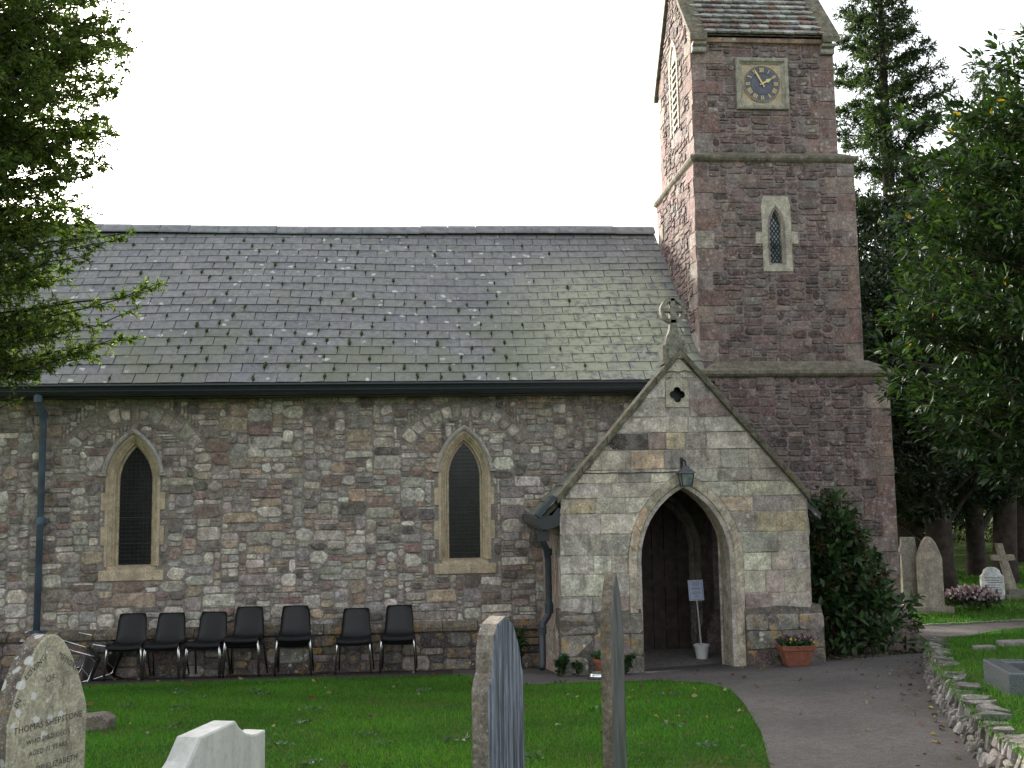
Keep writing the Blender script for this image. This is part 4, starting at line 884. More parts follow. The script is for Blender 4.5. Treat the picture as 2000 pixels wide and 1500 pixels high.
# ------------------------------------------------------------------ retaining wall
rw = thing('retaining_wall', (4.3, -5.1, G(4.3, -5.1)), 'low dry stone retaining wall curving along the path', 'wall')
def rw_pt(s):
    acc = 0
    for (a, b) in zip(RW[:-1], RW[1:]):
        L = math.dist(a, b)
        if s <= acc+L: f = (s-acc)/L; return (a[0]+(b[0]-a[0])*f, a[1]+(b[1]-a[1])*f), ((b[0]-a[0])/L, (b[1]-a[1])/L)
        acc += L
    return RW[-1], (1, 0)
LT = sum(math.dist(a, b) for a, b in zip(RW[:-1], RW[1:]))
def RWF(s, v, n):
    (x, y), (dx, dy) = rw_pt(max(0, min(LT, s))); k = n-.07*v
    return (x-dy*k, y+dx*k, G(x, y)+v*(BANK(x, y)-G(x, y)+.04))
A = Acc(); A.strip([[RWF(s, v, -.02) for s in np.arange(0, LT, .25)] for v in (-.2, .82)]+[[Vector(RWF(s, .82, -.14)) for s in np.arange(0, LT, .25)]]); rwo = A.build('wall_core', 'mortar', rw); pcs = []
RPAL = [((.17, .16, .142), 4), ((.13, .123, .11), 4), ((.25, .24, .22), 2), ((.10, .09, .08), 2)]
for (a, b, c, d) in rubble(4.5, LT-.2, .0, .9, .034, .18, lambda u, v: False, g, [2, 2, 3, 3, 4, 5], [1, 1, 2]):
    V, F = stone(cutpoly([(a, b), (c, b), (c, d), (a, d)], .012, .25, g, .5), RWF, g, g.uniform(.012, .045), .72); pcs.append(((c-a)*(d-b), V, F, pick(RPAL, g)))
s = 4.5
while s < LT-.15:                                        # flat cap stones
    w_ = g.uniform(.12, .26); A = Acc(); d0 = g.uniform(-.01, .03); z1 = g.uniform(.02, .034); dz = g.uniform(-.03, .012)
    P = [(s+g.uniform(.0, .03), d0+g.uniform(-.05, .0)), (s+w_*g.uniform(.3, .7), d0+g.uniform(0, .03)), (s+w_-g.uniform(.0, .03), d0+g.uniform(-.05, .0)), (s+w_-g.uniform(.0, .05), -.07-g.random()*.12), (s+g.uniform(.0, .05), -.07-g.random()*.12)]
    lo = [Vector(RWF(p, .90, q)) for p, q in P]; V = [tuple(v+Vector((0, 0, dz))) for v in lo]+[tuple(v+Vector((g.uniform(-.012, .012), g.uniform(-.012, .012), z1+dz+g.uniform(-.010, .010)))) for v in lo]
    pcs.append((9, V, [(0, 1, 2, 3, 4), (9, 8, 7, 6, 5)]+[(i, (i+1) % 5, 5+(i+1) % 5, 5+i) for i in range(5)], jit((.135, .128, .112), .25, g))); s += w_
lay(pcs, 'stone', 'retaining', rwo, 280, 'small_stones')

# ------------------------------------------------------------------ small things by the porch
bx, by, bz = 3.375, -.92, .206
bk = tag(Acc().build('bucket', 'bucket_white') if False else thing('bucket', (bx, by, bz), 'white plastic flower bucket holding up the sign in the doorway', 'bucket'), 'white plastic flower bucket holding up the sign in the doorway', 'bucket')
A = Acc(); A.lathe([(0, .0), (.070, .0), (.092, .145), (.104, .147), (.106, .17), (.098, .172), (.090, .15), (.085, .13), (0, .125)], bx, by, 18, z0=bz); A.build('pail', 'bucket_white', bk, smooth=False)
A = Acc(); A.lathe([(.0, .135), (.085, .132)], bx, by, 12, z0=bz); A.build('filling', 'soil', bk)
sn = thing('sign', (bx, by, bz+.14), 'small white framed notice on a pole standing in a bucket', 'sign')
A = Acc(); A.tube([(bx, by, bz+.12), (bx-.045, by-.01, bz+.75)], .010, 8); A.build('pole', 'pole_white', sn)
SFN = lambda a, b, n: (bx-.05+a-.10*b*.5, by-.03-n, bz+.72+b+.02*a)
A = Acc(); A.prism([(-.095, 0), (.095, 0), (.095, .255), (-.095, .255)], SFN, 0, .008); A.build('board', 'sign_paper', sn)
A = Acc()
for a0, a1, b0, b1 in ((-.082, .082, .012, .016), (-.082, .082, .239, .243), (-.082, -.078, .016, .239), (.078, .082, .016, .239)): A.prism([(a0, b0), (a1, b0), (a1, b1), (a0, b1)], SFN, .0085, .0095)
A.build('border', 'ink', sn)
A = Acc()
for k, (h, w_) in enumerate(((.222, .05), (.208, .06), (.194, .055), (.180, .04), (.158, .065), (.146, .06), (.134, .065), (.105, .05), (.092, .06), (.079, .055), (.058, .03), (.040, .045))): A.prism([(-w_, h), (w_, h), (w_, h+.0045), (-w_, h+.0045)], SFN, .0085, .0095)
A.build('printed_lines', 'ink', sn)
# trough planter with flowers
tx, tyy, tzz = 4.085, -2.34, G(4.1, -2.34)+.012
pt = thing('planter', (tx, tyy, tzz), 'rectangular terracotta planter with yellow and purple pansies', 'planter')
A = Acc(); rr = lambda hx, hy, z: [(tx-hx, tyy-hy, tzz+z), (tx+hx, tyy-hy, tzz+z), (tx+hx, tyy+hy, tzz+z), (tx-hx, tyy+hy, tzz+z)]
A.strip([rr(.11, .075, 0), rr(.125, .085, .02), rr(.125, .085, .025), rr(.165, .11, .15), rr(.17, .115, .175), rr(.19, .13, .18), rr(.195, .135, .235), rr(.18, .12, .235), rr(.165, .105, .19), rr(.0, .0, .19)], closed=True); A.add(rr(.11, .075, 0), [(0, 1, 2, 3)]); bevel(A.build('trough', 'terracotta', pt), .006)

def leaves(name, P, D, L, W, mat, parent, cols, fold=.25, up=None):
    # one folded leaf (6 vertices, 4 faces) per anchor; numpy arrays
    P = np.asarray(P, float); D = np.asarray(D, float); n = len(P); D = D/np.linalg.norm(D, axis=1, keepdims=True)
    Rn = nrg.normal(size=(n, 3)) if up is None else np.asarray(up)+nrg.normal(size=(n, 3))*.45
    S = np.cross(D, Rn); S /= np.linalg.norm(S, axis=1, keepdims=True)+1e-9; N = np.cross(S, D)
    L = (np.asarray(L)*np.ones(n))[:, None]; W = (np.asarray(W)*np.ones(n))[:, None]
    b = P; t = P+D*L-N*L*.10; m1 = P+D*L*.38; l = m1+S*W*.5+N*W*fold; r = m1-S*W*.5+N*W*fold; m2 = P+D*L*.72-N*L*.04; l2 = m2+S*W*.36+N*W*fold*.7; r2 = m2-S*W*.36+N*W*fold*.7
    V = np.stack([b, l, l2, t, r2, r, (m1+m2)/2], 1).reshape(-1, 3); k = np.arange(n)[:, None]*7
    F = np.stack([k+np.array([[0, 6, 2, 1]]), k+np.array([[6, 3, 2, 2]])], 1).reshape(-1, 4)
    Q = np.concatenate([k+np.array([[0, 6, 1]]), k+np.array([[1, 6, 2]]), k+np.array([[2, 6, 3]]), k+np.array([[3, 6, 4]]), k+np.array([[4, 6, 5]]), k+np.array([[5, 6, 0]])], 1).reshape(-1, 3)
    return mesh(name, V, Q, mat, parent, np.repeat(cols, 6, 0), False)
def needles(name, P, D, L, W, mat, parent, cols):
    P = np.asarray(P, float); D = np.asarray(D, float); n = len(P); D = D/(np.linalg.norm(D, axis=1, keepdims=True)+1e-9)
    S = np.cross(D, nrg.normal(size=(n, 3))); S /= np.linalg.norm(S, axis=1, keepdims=True)+1e-9
    L = (np.asarray(L)*np.ones(n))[:, None]; W = (np.asarray(W)*np.ones(n))[:, None]
    V = np.stack([P, P+D*L*.5+S*W*.5, P+D*L, P+D*L*.5-S*W*.5], 1).reshape(-1, 3); k = np.arange(n)[:, None]*4
    return mesh(name, V, (k+np.array([[0, 1, 2, 3]])), mat, parent, cols)
def vcol(n, pal, wt, var=.25):
    pal = np.array(pal); i = nrg.choice(len(pal), n, p=np.array(wt)/sum(wt)); return np.clip(pal[i]*(1+nrg.uniform(-var, var, (n, 1))), .003, 1)
def uvec(n): v = nrg.normal(size=(n, 3)); return v/np.linalg.norm(v, axis=1, keepdims=True)
n = 420; P = np.stack([tx+nrg.uniform(-.17, .17, n), tyy+nrg.uniform(-.11, .11, n), tzz+.18+nrg.uniform(0, .10, n)], 1); leaves('foliage', P, uvec(n)*[1, 1, .6]+[0, 0, .6], .055, .03, 'shrub_leaf', pt, vcol(n, [(.03, .07, .02), (.05, .10, .03)], [1, 1]))
n = 90; P = np.stack([tx+nrg.uniform(-.2, .2, n), tyy+nrg.uniform(-.13, .12, n), tzz+.26+nrg.uniform(0, .07, n)], 1); leaves('flowers', P, uvec(n), .04, .035, 'petal', pt, vcol(n, [(.55, .5, .12), (.10, .04, .14), (.16, .06, .10), (.6, .56, .35)], [2, 4, 3, 1]))
# small pot, dog bowl
sx_, sy_ = 1.90, -2.26; sz_ = G(sx_, sy_)+.012
p2 = thing('flower_pot', (sx_, sy_, sz_), 'small terracotta pot with a plant behind the slim headstone', 'flower pot')
A = Acc(); A.lathe([(0, 0), (.07, 0), (.10, .15), (.115, .15), (.115, .19), (.10, .19), (.09, .15), (0, .15)], sx_, sy_, 16, z0=sz_); A.build('pot', 'terracotta', p2)
n = 120; P = np.stack([sx_+nrg.normal(0, .05, n), sy_+nrg.normal(0, .05, n), sz_+.17+nrg.uniform(0, .07, n)], 1); leaves('foliage', P, uvec(n)+[0, 0, .8], .07, .03, 'shrub_leaf', p2, vcol(n, [(.035, .08, .03), (.05, .11, .04)], [1, 1]))
A = Acc(); bwx, bwy = 1.78, -2.62; bwz = G(bwx, bwy)+.013; A.lathe([(0, .004), (.085, .004), (.115, 0), (.095, .062), (.088, .066), (.07, .02), (0, .018)], bwx, bwy, 20, z0=bwz); tag(A.build('dog_bowl', 'steel', smooth=True), 'shiny metal dog bowl on the ground by the porch corner', 'bowl')

# ------------------------------------------------------------------ plants
def branch_pts(a, b, sagz, n=6, wob=.03):
    a = np.array(a, float); b = np.array(b, float); t = np.linspace(0, 1, n)[:, None]; P = a+(b-a)*t; P[:, 2] += (sagz*4*t*(1-t))[:, 0]; L = np.linalg.norm(b-a)
    P[1:-1] += nrg.normal(size=(n-2, 3))*wob*L*.3; return P
def weed(name, x, y, z, h, r, n, pal, label, lw=(.09, .035), mat='shrub_leaf', group='plants at the foot of the church walls'):
    w = thing(name, (x, y, z), label, 'plant', group); nst = max(3, n//22); A = Acc(); P = []; Dd = []
    for k in range(nst):
        a = nrg.uniform(0, 6.28); tip = np.array([x+math.cos(a)*r*nrg.uniform(.2, 1), y+math.sin(a)*r*nrg.uniform(.2, 1), z+h*nrg.uniform(.6, 1)]); B = branch_pts((x+math.cos(a)*.02, y+math.sin(a)*.02, z-.01), tip, .05, 5); A.tube(B.tolist(), [.006, .005, .004, .003, .002], 4)
        for q in range(n//nst): t = nrg.uniform(.15, 1); i = min(3, int(t*4)); p = B[i]+(B[i+1]-B[i])*(t*4-i); P.append(p); Dd.append(uvec(1)[0]*[1, 1, .5]+[0, -.2, .25])
    A.build('stem', 'twig', w); leaves('foliage', P, Dd, nrg.uniform(.7, 1.2, len(P))*lw[0], lw[1], mat, w, vcol(len(P), pal, [1]*len(pal))); return w
GP = [(.022, .055, .018), (.035, .075, .022), (.05, .095, .03)]
weed('weed', 1.03, -.42, .05, .55, .22, 260, GP, 'leafy weeds growing at the wall behind the porch drainpipe', (.14, .03))
weed('weed', 1.42, -2.2, G(1.4, -2.2), .24, .13, 150, GP, 'bushy weed at the left corner of the porch', (.06, .04))
weed('weed', 1.62, -2.28, G(1.6, -2.3), .16, .14, 90, GP, 'low weed at the foot of the porch front, left of the pot', (.05, .035))
weed('weed', 2.14, -2.22, G(2.1, -2.2), .22, .14, 130, GP, 'green weed against the porch wall beside the step', (.06, .04))
weed('weed', 3.98, -2.14, G(4, -2.1), .12, .12, 60, GP, 'tiny weed on the right of the porch step', (.04, .03))
# large shrub between porch and tower
sh = thing('shrub', (5.3, -.95, G(5.3, -.95)), 'large dense green shrub with dull red flower heads between porch and tower', 'shrub')
A = Acc(); P = []; Dd = []; U = []; FP_ = []; FD = []
cent = np.array([5.25, -.85, .2])
for k in range(300):
    h = nrg.uniform(.03, 1)**.8; z = .15+h*2.15; halfx = 1.02-.62*max(0, h-.28)/.72 if h > .28 else .9+.12*h/.28; cx = 5.38-.52*h; a = nrg.uniform(0, 6.28); rr_ = math.sqrt(nrg.uniform(.35, 1))
    tip = np.array([cx+halfx*rr_*math.cos(a), -.85+.75*rr_*math.sin(a)*(1-.35*h), z+nrg.normal(0, .05)])
    if tip[0] > 4.5 or tip[1] > -.2: pass
    base = np.array([5.2+nrg.normal(0, .2), -.75+nrg.normal(0, .12), .2]); B = branch_pts(base, tip, .12, 6)
    A.tube(B.tolist(), [.014, .011, .009, .007, .005, .003], 4)
    out_ = tip-np.array([cx, -.8, z-.35])
    for q in range(15):
        t = nrg.uniform(.62, 1.0); i = min(4, int(t*5)); p = B[i]+(B[i+1]-B[i])*(t*5-i)+nrg.normal(0, .035, 3); P.append(p); Dd.append(out_/np.linalg.norm(out_)*.5+uvec(1)[0]*.8+[0, 0, .12]); U.append([0, -.4, 1])
    if nrg.random() < .16: FP_ += [tip+nrg.normal(0, .035, 3) for _ in range(22)]; FD += [uvec(1)[0] for _ in range(22)]
P = np.array(P); ok = (P[:, 0] > 4.53) | (P[:, 1] > -1.9)
A.build('stem', 'twig', sh); leaves('foliage', P, Dd, nrg.uniform(.09, .17, len(P)), nrg.uniform(.045, .075, len(P)), 'shrub_leaf', sh, vcol(len(P), [(.020, .048, .015), (.034, .074, .022), (.055, .105, .032), (.075, .13, .05)], [3, 4, 3, 1]), up=U)
leaves('flower_heads', FP_, FD, .035, .03, 'petal', sh, vcol(len(FP_), [(.10, .045, .03), (.14, .06, .045), (.08, .06, .03)], [1, 1, 1]))
n = 260; P = np.stack([nrg.uniform(4.6, 6.6, n), -1.75+nrg.normal(0, .1, n)+.18*0, np.zeros(n)], 1); P[:, 1] += (P[:, 0]-4.6)*.28; P[:, 2] = [G(a, b)+.012 for a, b in P[:, :2]]
kind(tag(leaves('leaf_litter', P, uvec(n)*[1, 1, .15]+[0, 0, .05], nrg.uniform(.04, .10, n), .035, 'dead_leaf', None, vcol(n, [(.07, .05, .03), (.11, .08, .05), (.16, .13, .08), (.05, .07, .03)], [3, 3, 1, 2])), 'dry leaf litter along the foot of the shrub', 'leaf litter'), 'stuff')
# pink flowering heath beside the far headstone
pk = thing('flower_bush', (9.1, 3.2, G(9.1, 3.2)), 'low mound of pink and white flowers between the far headstones', 'flowers')
n = 900; a = nrg.uniform(0, 6.28, n); r_ = np.sqrt(nrg.uniform(0, 1, n)); P = np.stack([9.12+.50*r_*np.cos(a), 3.2+.3*r_*np.sin(a), G(9.1, 3.2)+.04+.28*np.sqrt(1-.8*r_**2)*nrg.uniform(.2, 1, n)], 1)
leaves('foliage', P, uvec(n)+[0, 0, .5], .10, .035, 'shrub_leaf', pk, vcol(n, [(.03, .05, .02), (.05, .07, .03)], [1, 1])); P2 = P[P[:, 2] > G(9.1, 3.2)+.12][:480]+[0, -.03, .07]
leaves('flowers', P2, uvec(len(P2))+[0, -.3, .6], .065, .05, 'petal', pk, vcol(len(P2), [(.42, .29, .30), (.60, .52, .52), (.24, .13, .15)], [3, 3, 2]))

# ---- trees
def spray_tree(tree, tips, trunk_xy, kdens, needle, pal, wts, mat='needle', bark='bark', spread=.35, rz=(.05, .02), droop=.0, inner=.25, zoff=-.35):
    A = Acc(); P = []; Dd = []; Ls = []
    for tip in tips:
        tip = np.array(tip, float); base = np.array([trunk_xy[0]+nrg.normal(0, .05), trunk_xy[1]+nrg.normal(0, .05), tip[2]+zoff*np.linalg.norm(tip[:2]-np.array(trunk_xy))+nrg.normal(0, .1)])
        B = branch_pts(base, tip, droop, 9, .06); L = np.linalg.norm(tip-base); A.tube(B.tolist(), list(np.linspace(rz[0]*L/2, .004, 9)), 5)
        nt = int(kdens*L*(1-inner)); ts = inner+(1-inner)*nrg.uniform(0, 1, nt)
        for t in ts:
            i = min(7, int(t*8)); p = B[i]+(B[i+1]-B[i])*(t*8-i); d = (B[i+1]-B[i]); d /= np.linalg.norm(d)
            sd = uvec(1)[0]*[1, 1, .55]; sd -= d*(sd@d)*.5; sd /= np.linalg.norm(sd); tl = spread*(1.15-t*.75)*nrg.uniform(.3, 1)
            e = p+(sd*.85+d*.65)*tl; e[2] -= .12*tl
            if nrg.random() < .35: A.tube([p.tolist(), e.tolist()], [.005, .002], 3, cap=False)
            m = needle[0]; q = nrg.uniform(.15, 1, m)[:, None]; dv = (e-p)/(np.linalg.norm(e-p)+1e-9)
            P.append(p+(e-p)*q); Dd.append(dv*.75+uvec(m)*.8+[0, 0, needle[3]]); Ls.append(nrg.uniform(.6, 1.2, m)*needle[1])
    P = np.concatenate(P); Dd = np.concatenate(Dd); Ls = np.concatenate(Ls)
    A.build('branches', bark, tree); needles('crown', P, Dd, Ls, needle[2], mat, tree, vcol(len(P), pal, wts, .35)); return len(P)
def trunk(tree, x, y, z0, z1, r0, r1, mat='bark', lean=(0, 0), n=10):
    A = Acc(); k = 9; A.tube([(x+lean[0]*t+.04*math.sin(3*t+x), y+lean[1]*t, z0+(z1-z0)*t) for t in np.linspace(0, 1, k)], [r0*(1.45 if i == 0 else 1)+(r1-r0)*i/(k-1) for i in range(k)], n); A.build('trunk', mat, tree, smooth=True)
# yew at the left edge
yw = thing('yew_tree', (-5.4, -4.6, .4), 'dark green yew tree with feathery branches overhanging the left edge', 'tree')
trunk(yw, -5.4, -4.6, .3, 9.5, .32, .06, n=12)
# silhouette of the crown seen from the churchyard: how far each height reaches towards the nave
YT = [(-3.02, 6.95), (-2.82, 6.80), (-2.68, 6.62), (-2.80, 6.42), (-2.86, 6.7), (-2.9, 6.55), (-2.95, 6.15), (-3.02, 5.9), (-2.93, 5.73), (-3.04, 5.46), (-3.2, 5.22), (-3.16, 4.99), (-3.47, 4.8)]
tips = [(x-nrg.uniform(0, .05), -4.5+nrg.uniform(-.35, .35), z) for x, z in YT]
low = [(-2.78, 4.74), (-2.95, 4.65), (-2.53, 4.29), (-2.70, 4.2), (-2.72, 4.05), (-2.70, 3.78), (-2.85, 3.72), (-2.97, 3.62), (-3.15, 3.60), (-3.35, 3.5), (-3.62, 3.2), (-3.75, 3.3), (-3.5, 4.3), (-3.3, 4.1), (-3.2, 3.85), (-3.0, 4.45), (-3.6, 3.7), (-3.75, 3.55)]
tips += [(x, -4.5+nrg.uniform(-.3, .3), z) for x, z in low]
for k in range(350):
    z = nrg.uniform(3.6, 7.4); edge = np.interp(z, [3.2, 3.6, 4.3, 4.7, 4.8, 5.0, 5.5, 6.2, 6.6, 7.0, 8.6], [-3.85, -3.45, -3.3, -3.4, -3.5, -3.25, -2.98, -2.86, -2.72, -2.85, -3.1]); y = -4.6+nrg.uniform(-1.6, 1.6)
    tips.append((edge-abs(y+4.6)*.16-nrg.uniform(.04, .9)**1.3, y, z))
for k in range(110):
    a = nrg.uniform(1.2, 5.1); z = nrg.uniform(3.2, 8.8); rad = nrg.uniform(1.2, 2.2)*(1-.35*max(0, z-6)/3); tips.append((-5.4+rad*math.cos(a), -4.6+rad*math.sin(a), z))
spray_tree(yw, tips, (-5.4, -4.6), 30, (17, .055, .0145, -.10), [(.066, .112, .026), (.100, .155, .034), (.14, .195, .046), (.036, .068, .018), (.19, .20, .06)], [3, 4, 3, 3, 1], spread=.30, rz=(.018, .01), droop=.04, inner=.45, zoff=-.30)
# laurel at the right edge, broad glossy leaves
la = thing('laurel_tree', (6.9, -4.2, BANK(6.9, -4.2)), 'tall glossy broad leaved laurel overhanging the right edge', 'tree')
trunk(la, 6.9, -4.2, .5, 6.2, .16, .05, n=8)
LTp = [(5.9, 6.82), (5.6, 6.6), (5.29, 6.40), (4.50, 5.83), (4.85, 5.6), (4.83, 5.5), (4.66, 4.95), (4.55, 4.6), (4.36, 4.17), (4.45, 3.9), (4.32, 3.62), (4.42, 3.38), (4.60, 3.05), (4.85, 2.85), (5.0, 2.66), (5.2, 2.45), (5.6, 2.35), (5.1, 6.1), (4.7, 5.2)]
A = Acc(); P = []; Dd = []; U = []
tp = [(x, -4.5+nrg.uniform(-.3, .3), z) for x, z in LTp]
for k in range(430):
    z = nrg.uniform(2.35, 7.0); edge = np.interp(z, [2.3, 2.6, 3.0, 3.4, 4.2, 5.0, 5.4, 5.9, 6.4, 6.9, 7.3], [5.6, 5.1, 4.68, 4.5, 4.5, 4.8, 5.0, 5.15, 5.4, 5.95, 6.4]); y = -4.3+nrg.uniform(-1.2, 1.2); tp.append((edge+abs(y+4.4)*.3+nrg.uniform(.05, 1.5)**1.2, y, z))
for tip in tp:
    tip = np.array(tip); base = np.array([6.9, -4.2, max(1.2, tip[2]-.35*np.linalg.norm(tip[:2]-[6.9, -4.2]))]); B = branch_pts(base, tip, .08, 7, .06); L = np.linalg.norm(tip-base); A.tube(B.tolist(), list(np.linspace(.010*L+.004, .003, 7)), 4)
    for q in range(int(34*L*.62)+22):
        t = 1-nrg.uniform(0, .75)**1.6*.75; i = min(5, int(t*6)); p = B[i]+(B[i+1]-B[i])*(t*6-i); d = B[i+1]-B[i]; d = d/np.linalg.norm(d); sd = uvec(1)[0]; P.append(p+sd*nrg.uniform(0, .13)); Dd.append(d*.7+sd*.75+[0, 0, -.05]); U.append([0, 0, 1.])
A.build('branches', 'twig', la); n = len(P); cl = vcol(n, [(.024, .050, .017), (.036, .068, .022), (.052, .090, .030), (.015, .032, .012), (.45, .28, .03)], [4, 4, 2, 3, .03])
leaves('crown', P, Dd, nrg.uniform(.08, .14, n), nrg.uniform(.030, .047, n), 'laurel_leaf', la, cl, .18, U)
# conifers behind the tower
def conifer(x, y, h, rmax, label, pal, wts, nb=150, zmin=1.5, up=.35, dens=9, needle=(10, .16, .05, .02), base_r=.3, top_pow=.75):
    c = thing('conifer_tree', (x, y, G(min(x, 30), y)), label, 'tree', 'trees behind the church'); trunk(c, x, y, 0, h*.98, base_r, .03)
    tips = []
    for k in range(nb):
        f = (k+nrg.random())/nb; z = zmin+(h-zmin)*f; rad = rmax*((1-f)**top_pow)*nrg.uniform(.72, 1.12)+.15; a = k*2.4+nrg.normal(0, .3); tips.append((x+rad*math.cos(a), y+rad*math.sin(a), z+up*rad*nrg.uniform(.3, 1.2)))
    spray_tree(c, tips, (x, y), dens, needle, pal, wts, spread=.62, rz=(.014, .01), droop=-.06, inner=.04, zoff=-.30*up-.1); return c
DP = [(.020, .038, .016), (.030, .052, .022), (.045, .068, .034), (.012, .024, .011)]
conifer(10.35, 8.0, 15.2, 2.9, 'tall dark conifer rising just right of the tower', DP, [3, 4, 2, 2], nb=150, up=.50, dens=38, needle=(20, .115, .028, .02), top_pow=.72)
conifer(14.2, 10.5, 13.2, 3.2, 'dark conifer behind the laurel, shorter than the one by the tower', DP, [3, 4, 2, 2], nb=170, up=.35, dens=14, needle=(18, .12, .032, .02))
conifer(7.2, 6.0, 9.6, 2.7, 'dark conifer half hidden behind the tower edge', DP, [3, 4, 1, 3], nb=190, up=.25, dens=16, needle=(18, .12, .032, .0))
def broad(x, y, h, r, tz, label, pal, wts, n=9000, ls=.16, tr=(.25, .10), bark='bark', lean=(0, 0), zc=None):
    t_ = thing('tree', (x, y, G(min(x, 30), y)), label, 'tree', 'trees behind the church'); trunk(t_, x, y, 0, h*.8, tr[0], tr[1], bark, lean)
    cl = [(nrg.normal(0, r*.5), nrg.normal(0, r*.4), nrg.uniform(tz, h), nrg.uniform(.5, 1.0)*r*.42) for _ in range(34)]; P = []; A = Acc()
    for (a, b, z, q) in cl:
        m = n//34; v = uvec(m)*np.cbrt(nrg.uniform(.25, 1, m))[:, None]*q*[1, 1, .7]; P.append(v+[x+lean[0]*.6+a, y+lean[1]*.6+b, z]); A.tube(branch_pts((x+lean[0]*.4, y+lean[1]*.4, max(.8, z-.5*r)), (x+lean[0]*.6+a, y+b, z), .05, 5).tolist(), [.05, .04, .03, .02, .012], 4)
    P = np.concatenate(P); A.build('branches', bark, t_); leaves('crown', P, uvec(len(P))+[0, 0, -.15], nrg.uniform(.7, 1.3, len(P))*ls, ls*.5, 'shrub_leaf', t_, vcol(len(P), pal, wts)); return t_
broad(9.8, 5.5, 7.8, 2.6, 2.0, 'dark evergreen with thick trunk behind the tall brown headstone', [(.010, .022, .008), (.018, .034, .012), (.028, .048, .018)], [3, 3, 1], 26000, .12, (.26, .2))
broad(11.85, 8.0, 8.5, 2.8, 2.4, 'dark evergreen with slender trunk between the far graves', [(.010, .022, .008), (.018, .034, .012), (.03, .05, .02)], [3, 3, 1], 24000, .13, (.20, .15))
broad(11.5, 6.3, 8.5, 2.4, 2.7, 'tree with pale brown trunk at the right edge behind the cross', [(.012, .026, .009), (.022, .04, .014), (.035, .055, .02)], [3, 3, 1], 18000, .13, (.24, .18), 'bark', (.35, 0))
broad(10.2, 11.0, 7.0, 3.4, 1.6, 'low spreading dark evergreen filling the gap behind the thick trunk', [(.010, .022, .008), (.018, .034, .012), (.028, .048, .018)], [3, 3, 1], 24000, .15, (.2, .1))
broad(14.5, 13.0, 7.0, 3.4, 1.9, 'low spreading dark evergreen behind the leaning cross', [(.012, .026, .009), (.02, .04, .014), (.03, .05, .02)], [3, 3, 1], 20000, .16, (.2, .1))
for (x, y, h, r, lab) in ((11, 17, 4.2, 3.0, 'sunlit yellow green thicket seen between the dark trunks, left one'), (16, 18, 4.5, 3.4, 'sunlit yellow green thicket seen between the dark trunks, right one'), (21.5, 17, 5.0, 3.2, 'olive green thicket at the far right edge beyond the trunks')):
    broad(x, y, h, r, .4, lab, [(.06, .085, .02), (.10, .12, .03), (.15, .15, .04), (.035, .055, .018)], [3, 3, 1, 3], 9000, .16, (.1, .06))
for (x, y, h, r, lab) in ((19, 30, 11, 5.5, 'grey green tree far behind the churchyard, right of the conifer'), (11, 32, 10, 5.5, 'grey green tree far behind the tower base')):
    broad(x, y, h, r, 1.0, lab, [(.035, .055, .025), (.055, .08, .035), (.025, .04, .02)], [2, 2, 2], 12000, .30, (.3, .15))

# ------------------------------------------------------------------ lawn blades and fallen leaves
def inpoly(P, poly):
    x, y = P[:, 0], P[:, 1]; r = np.zeros(len(P), bool); n = len(poly)
    for i in range(n):
        (x1, y1), (x2, y2) = poly[i], poly[(i+1) % n]; c_ = ((y1 > y) != (y2 > y)) & (x < (x2-x1)*(y-y1)/((y2-y1) or 1e-9)+x1); r ^= c_
    return r
GV = np.vectorize(G); BV = np.vectorize(BANK)
def blades(name, poly, zf, n, h, label, xr, yr, w=.007):
    P = np.stack([nrg.uniform(*xr, n), nrg.uniform(*yr, n)], 1); P = P[inpoly(P, poly)]; P += nrg.normal(0, .022, P.shape); n = len(P)
    z = zf(P[:, 0], P[:, 1]); patch = .5+.5*np.sin(P[:, 0]*2.1+np.sin(P[:, 1]*1.7)*2)*np.sin(P[:, 1]*2.6+P[:, 0]*.8); H = h*nrg.uniform(.5, 1.25, n)*(.75+.5*patch)
    w = w*np.where((np.sin(P[:, 0]*3.3+2*np.sin(P[:, 1]*2.7))*np.sin(P[:, 1]*3.9+P[:, 0]*1.3) > .55) & (nrg.random(n) < .6), .25, 1.)[:, None]
    a = nrg.uniform(0, 6.28, n); s = np.stack([np.cos(a), np.sin(a), 0*a], 1)*w*.5; B = np.column_stack([P, z-.004]); ln = nrg.normal(0, .5, (n, 2))*H[:, None]
    T = B+np.column_stack([ln, H]); V = np.stack([B-s, B+s, T], 1).reshape(-1, 3); F = np.arange(n*3).reshape(-1, 3)
    p2 = np.clip(.5+.9*np.sin(P[:, 0]*.9+1.3*np.sin(P[:, 1]*1.1+.5))*np.sin(P[:, 1]*1.3-P[:, 0]*.5+1)+.35*np.sin(P[:, 0]*7+P[:, 1]*5)*np.sin(P[:, 1]*8-P[:, 0]*3), 0, 1)[:, None]
    c = vcol(n, [(.042, .150, .014), (.060, .190, .018), (.090, .225, .030), (.125, .175, .046)], [4, 5, 2, .8], .38)*(.8+.4*patch)[:, None]; c = c*(1-.45*p2)+.45*p2*c*np.array([[1.45, 1.15, 1.2]])
    return kind(tag(mesh(name, V, F, 'grass_blade', None, c), label, 'grass'), 'stuff')
LAWN = LEFT_EDGE + STRIP + [(-10, -14)]
blades('lawn_grass', LAWN, GV, 330000, .034, 'short mown lawn between the church wall and the headstones', (-5.4, 3), (-9, -1.3))
blades('bank_grass', [(x+.015, y) for x, y in RW]+BANK_POLY[-3:], BV, 110000, .045, 'rough grass on the bank above the retaining wall', (3.0, 9.5), (-9, -.6), .008)
FAR = [(6.9, 1.8), (7.95, 1.67), (9.3, 1.67), (14.5, 1.75), (17, 9), (7, 9)]
blades('far_grass', FAR, GV, 60000, .06, 'grass around the far headstones beyond the tower', (6.7, 16), (1.5, 9), .016)
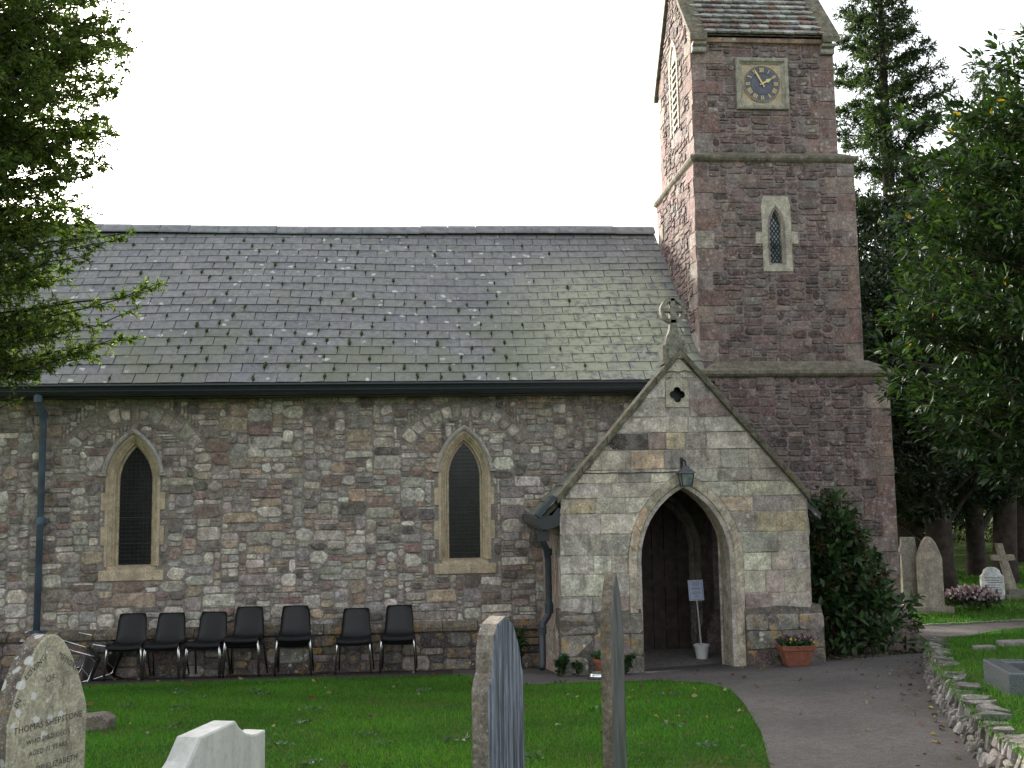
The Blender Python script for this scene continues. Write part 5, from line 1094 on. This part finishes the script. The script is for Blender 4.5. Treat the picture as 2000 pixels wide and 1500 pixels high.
MID = [(6.9, -.7), (9, -.4), (15, -.3), (15, 1.2), (12, 1.2), (8.95, 1.15), (8.15, .9), (7.5, .55), (7.0, .2)]
blades('verge_grass', MID, GV, 25000, .05, 'grass verge between the bank and the far path', (6.8, 15), (-.8, 1.4), .012)
n = 40; cc = np.stack([nrg.uniform(-4.5, 2.6, n), nrg.uniform(-7.5, -1.8, n)], 1); cc = cc[inpoly(cc, LAWN)]; k = 16; P = np.repeat(cc, k, 0)+nrg.normal(0, .05, (len(cc)*k, 2)); n = len(P)
kind(tag(leaves('lawn_weeds', np.column_stack([P, GV(P[:, 0], P[:, 1])+.018]), uvec(n)*[1, 1, .3]+[0, 0, .25], nrg.uniform(.03, .06, n), .026, 'shrub_leaf', None, vcol(n, [(.07, .13, .06), (.10, .16, .09), (.05, .11, .03)], [2, 1, 2])), 'clumps of broad leaved weeds dotted through the lawn', 'weeds'), 'stuff')
LF = [((.16, .075, .04), 3), ((.28, .23, .10), 2), ((.40, .33, .06), 1), ((.22, .24, .14), 2), ((.10, .06, .04), 3)]
n = 170; P = np.stack([nrg.uniform(-4.5, 2.6, n), nrg.uniform(-7.6, -1.3, n)], 1); P[:60, 0] = nrg.uniform(1.2, 2.9, 60); P = P[inpoly(P, LAWN)]
Q = np.stack([np.concatenate([nrg.uniform(2.6, 5.5, 45), np.array([rw_pt(s)[0][0]-abs(nrg.normal(0, .16)) for s in nrg.uniform(5, LT-1.5, 60)])]), np.zeros(105)], 1); Q[:45, 1] = nrg.uniform(-7, -2.2, 45)
ss = nrg.uniform(5, LT-1.5, 60); Q[45:] = [[rw_pt(s)[0][0]-.02-abs(nrg.normal(0, .16)), rw_pt(s)[0][1]] for s in ss]; Q = Q[inpoly(Q, PATH_POLY)]
Wd = np.stack([nrg.uniform(-5, .3, 30), nrg.uniform(-1.3, -.7, 30)], 1); al = np.concatenate([P, Q, Wd]); n = len(al)
z = GV(al[:, 0], al[:, 1])+np.where(np.arange(n) < len(P), .034, .016)
kind(tag(leaves('fallen_leaves', np.column_stack([al, z]), uvec(n)*[1, 1, .2]+[0, 0, .1], nrg.uniform(.03, .075, n), nrg.uniform(.02, .04, n), 'dead_leaf', None, vcol(n, [p[0] for p in LF], [p[1] for p in LF]), .35, np.tile([0, 0, 1.], (n, 1))), 'scattered dry fallen leaves on the lawn and path', 'leaves'), 'stuff')
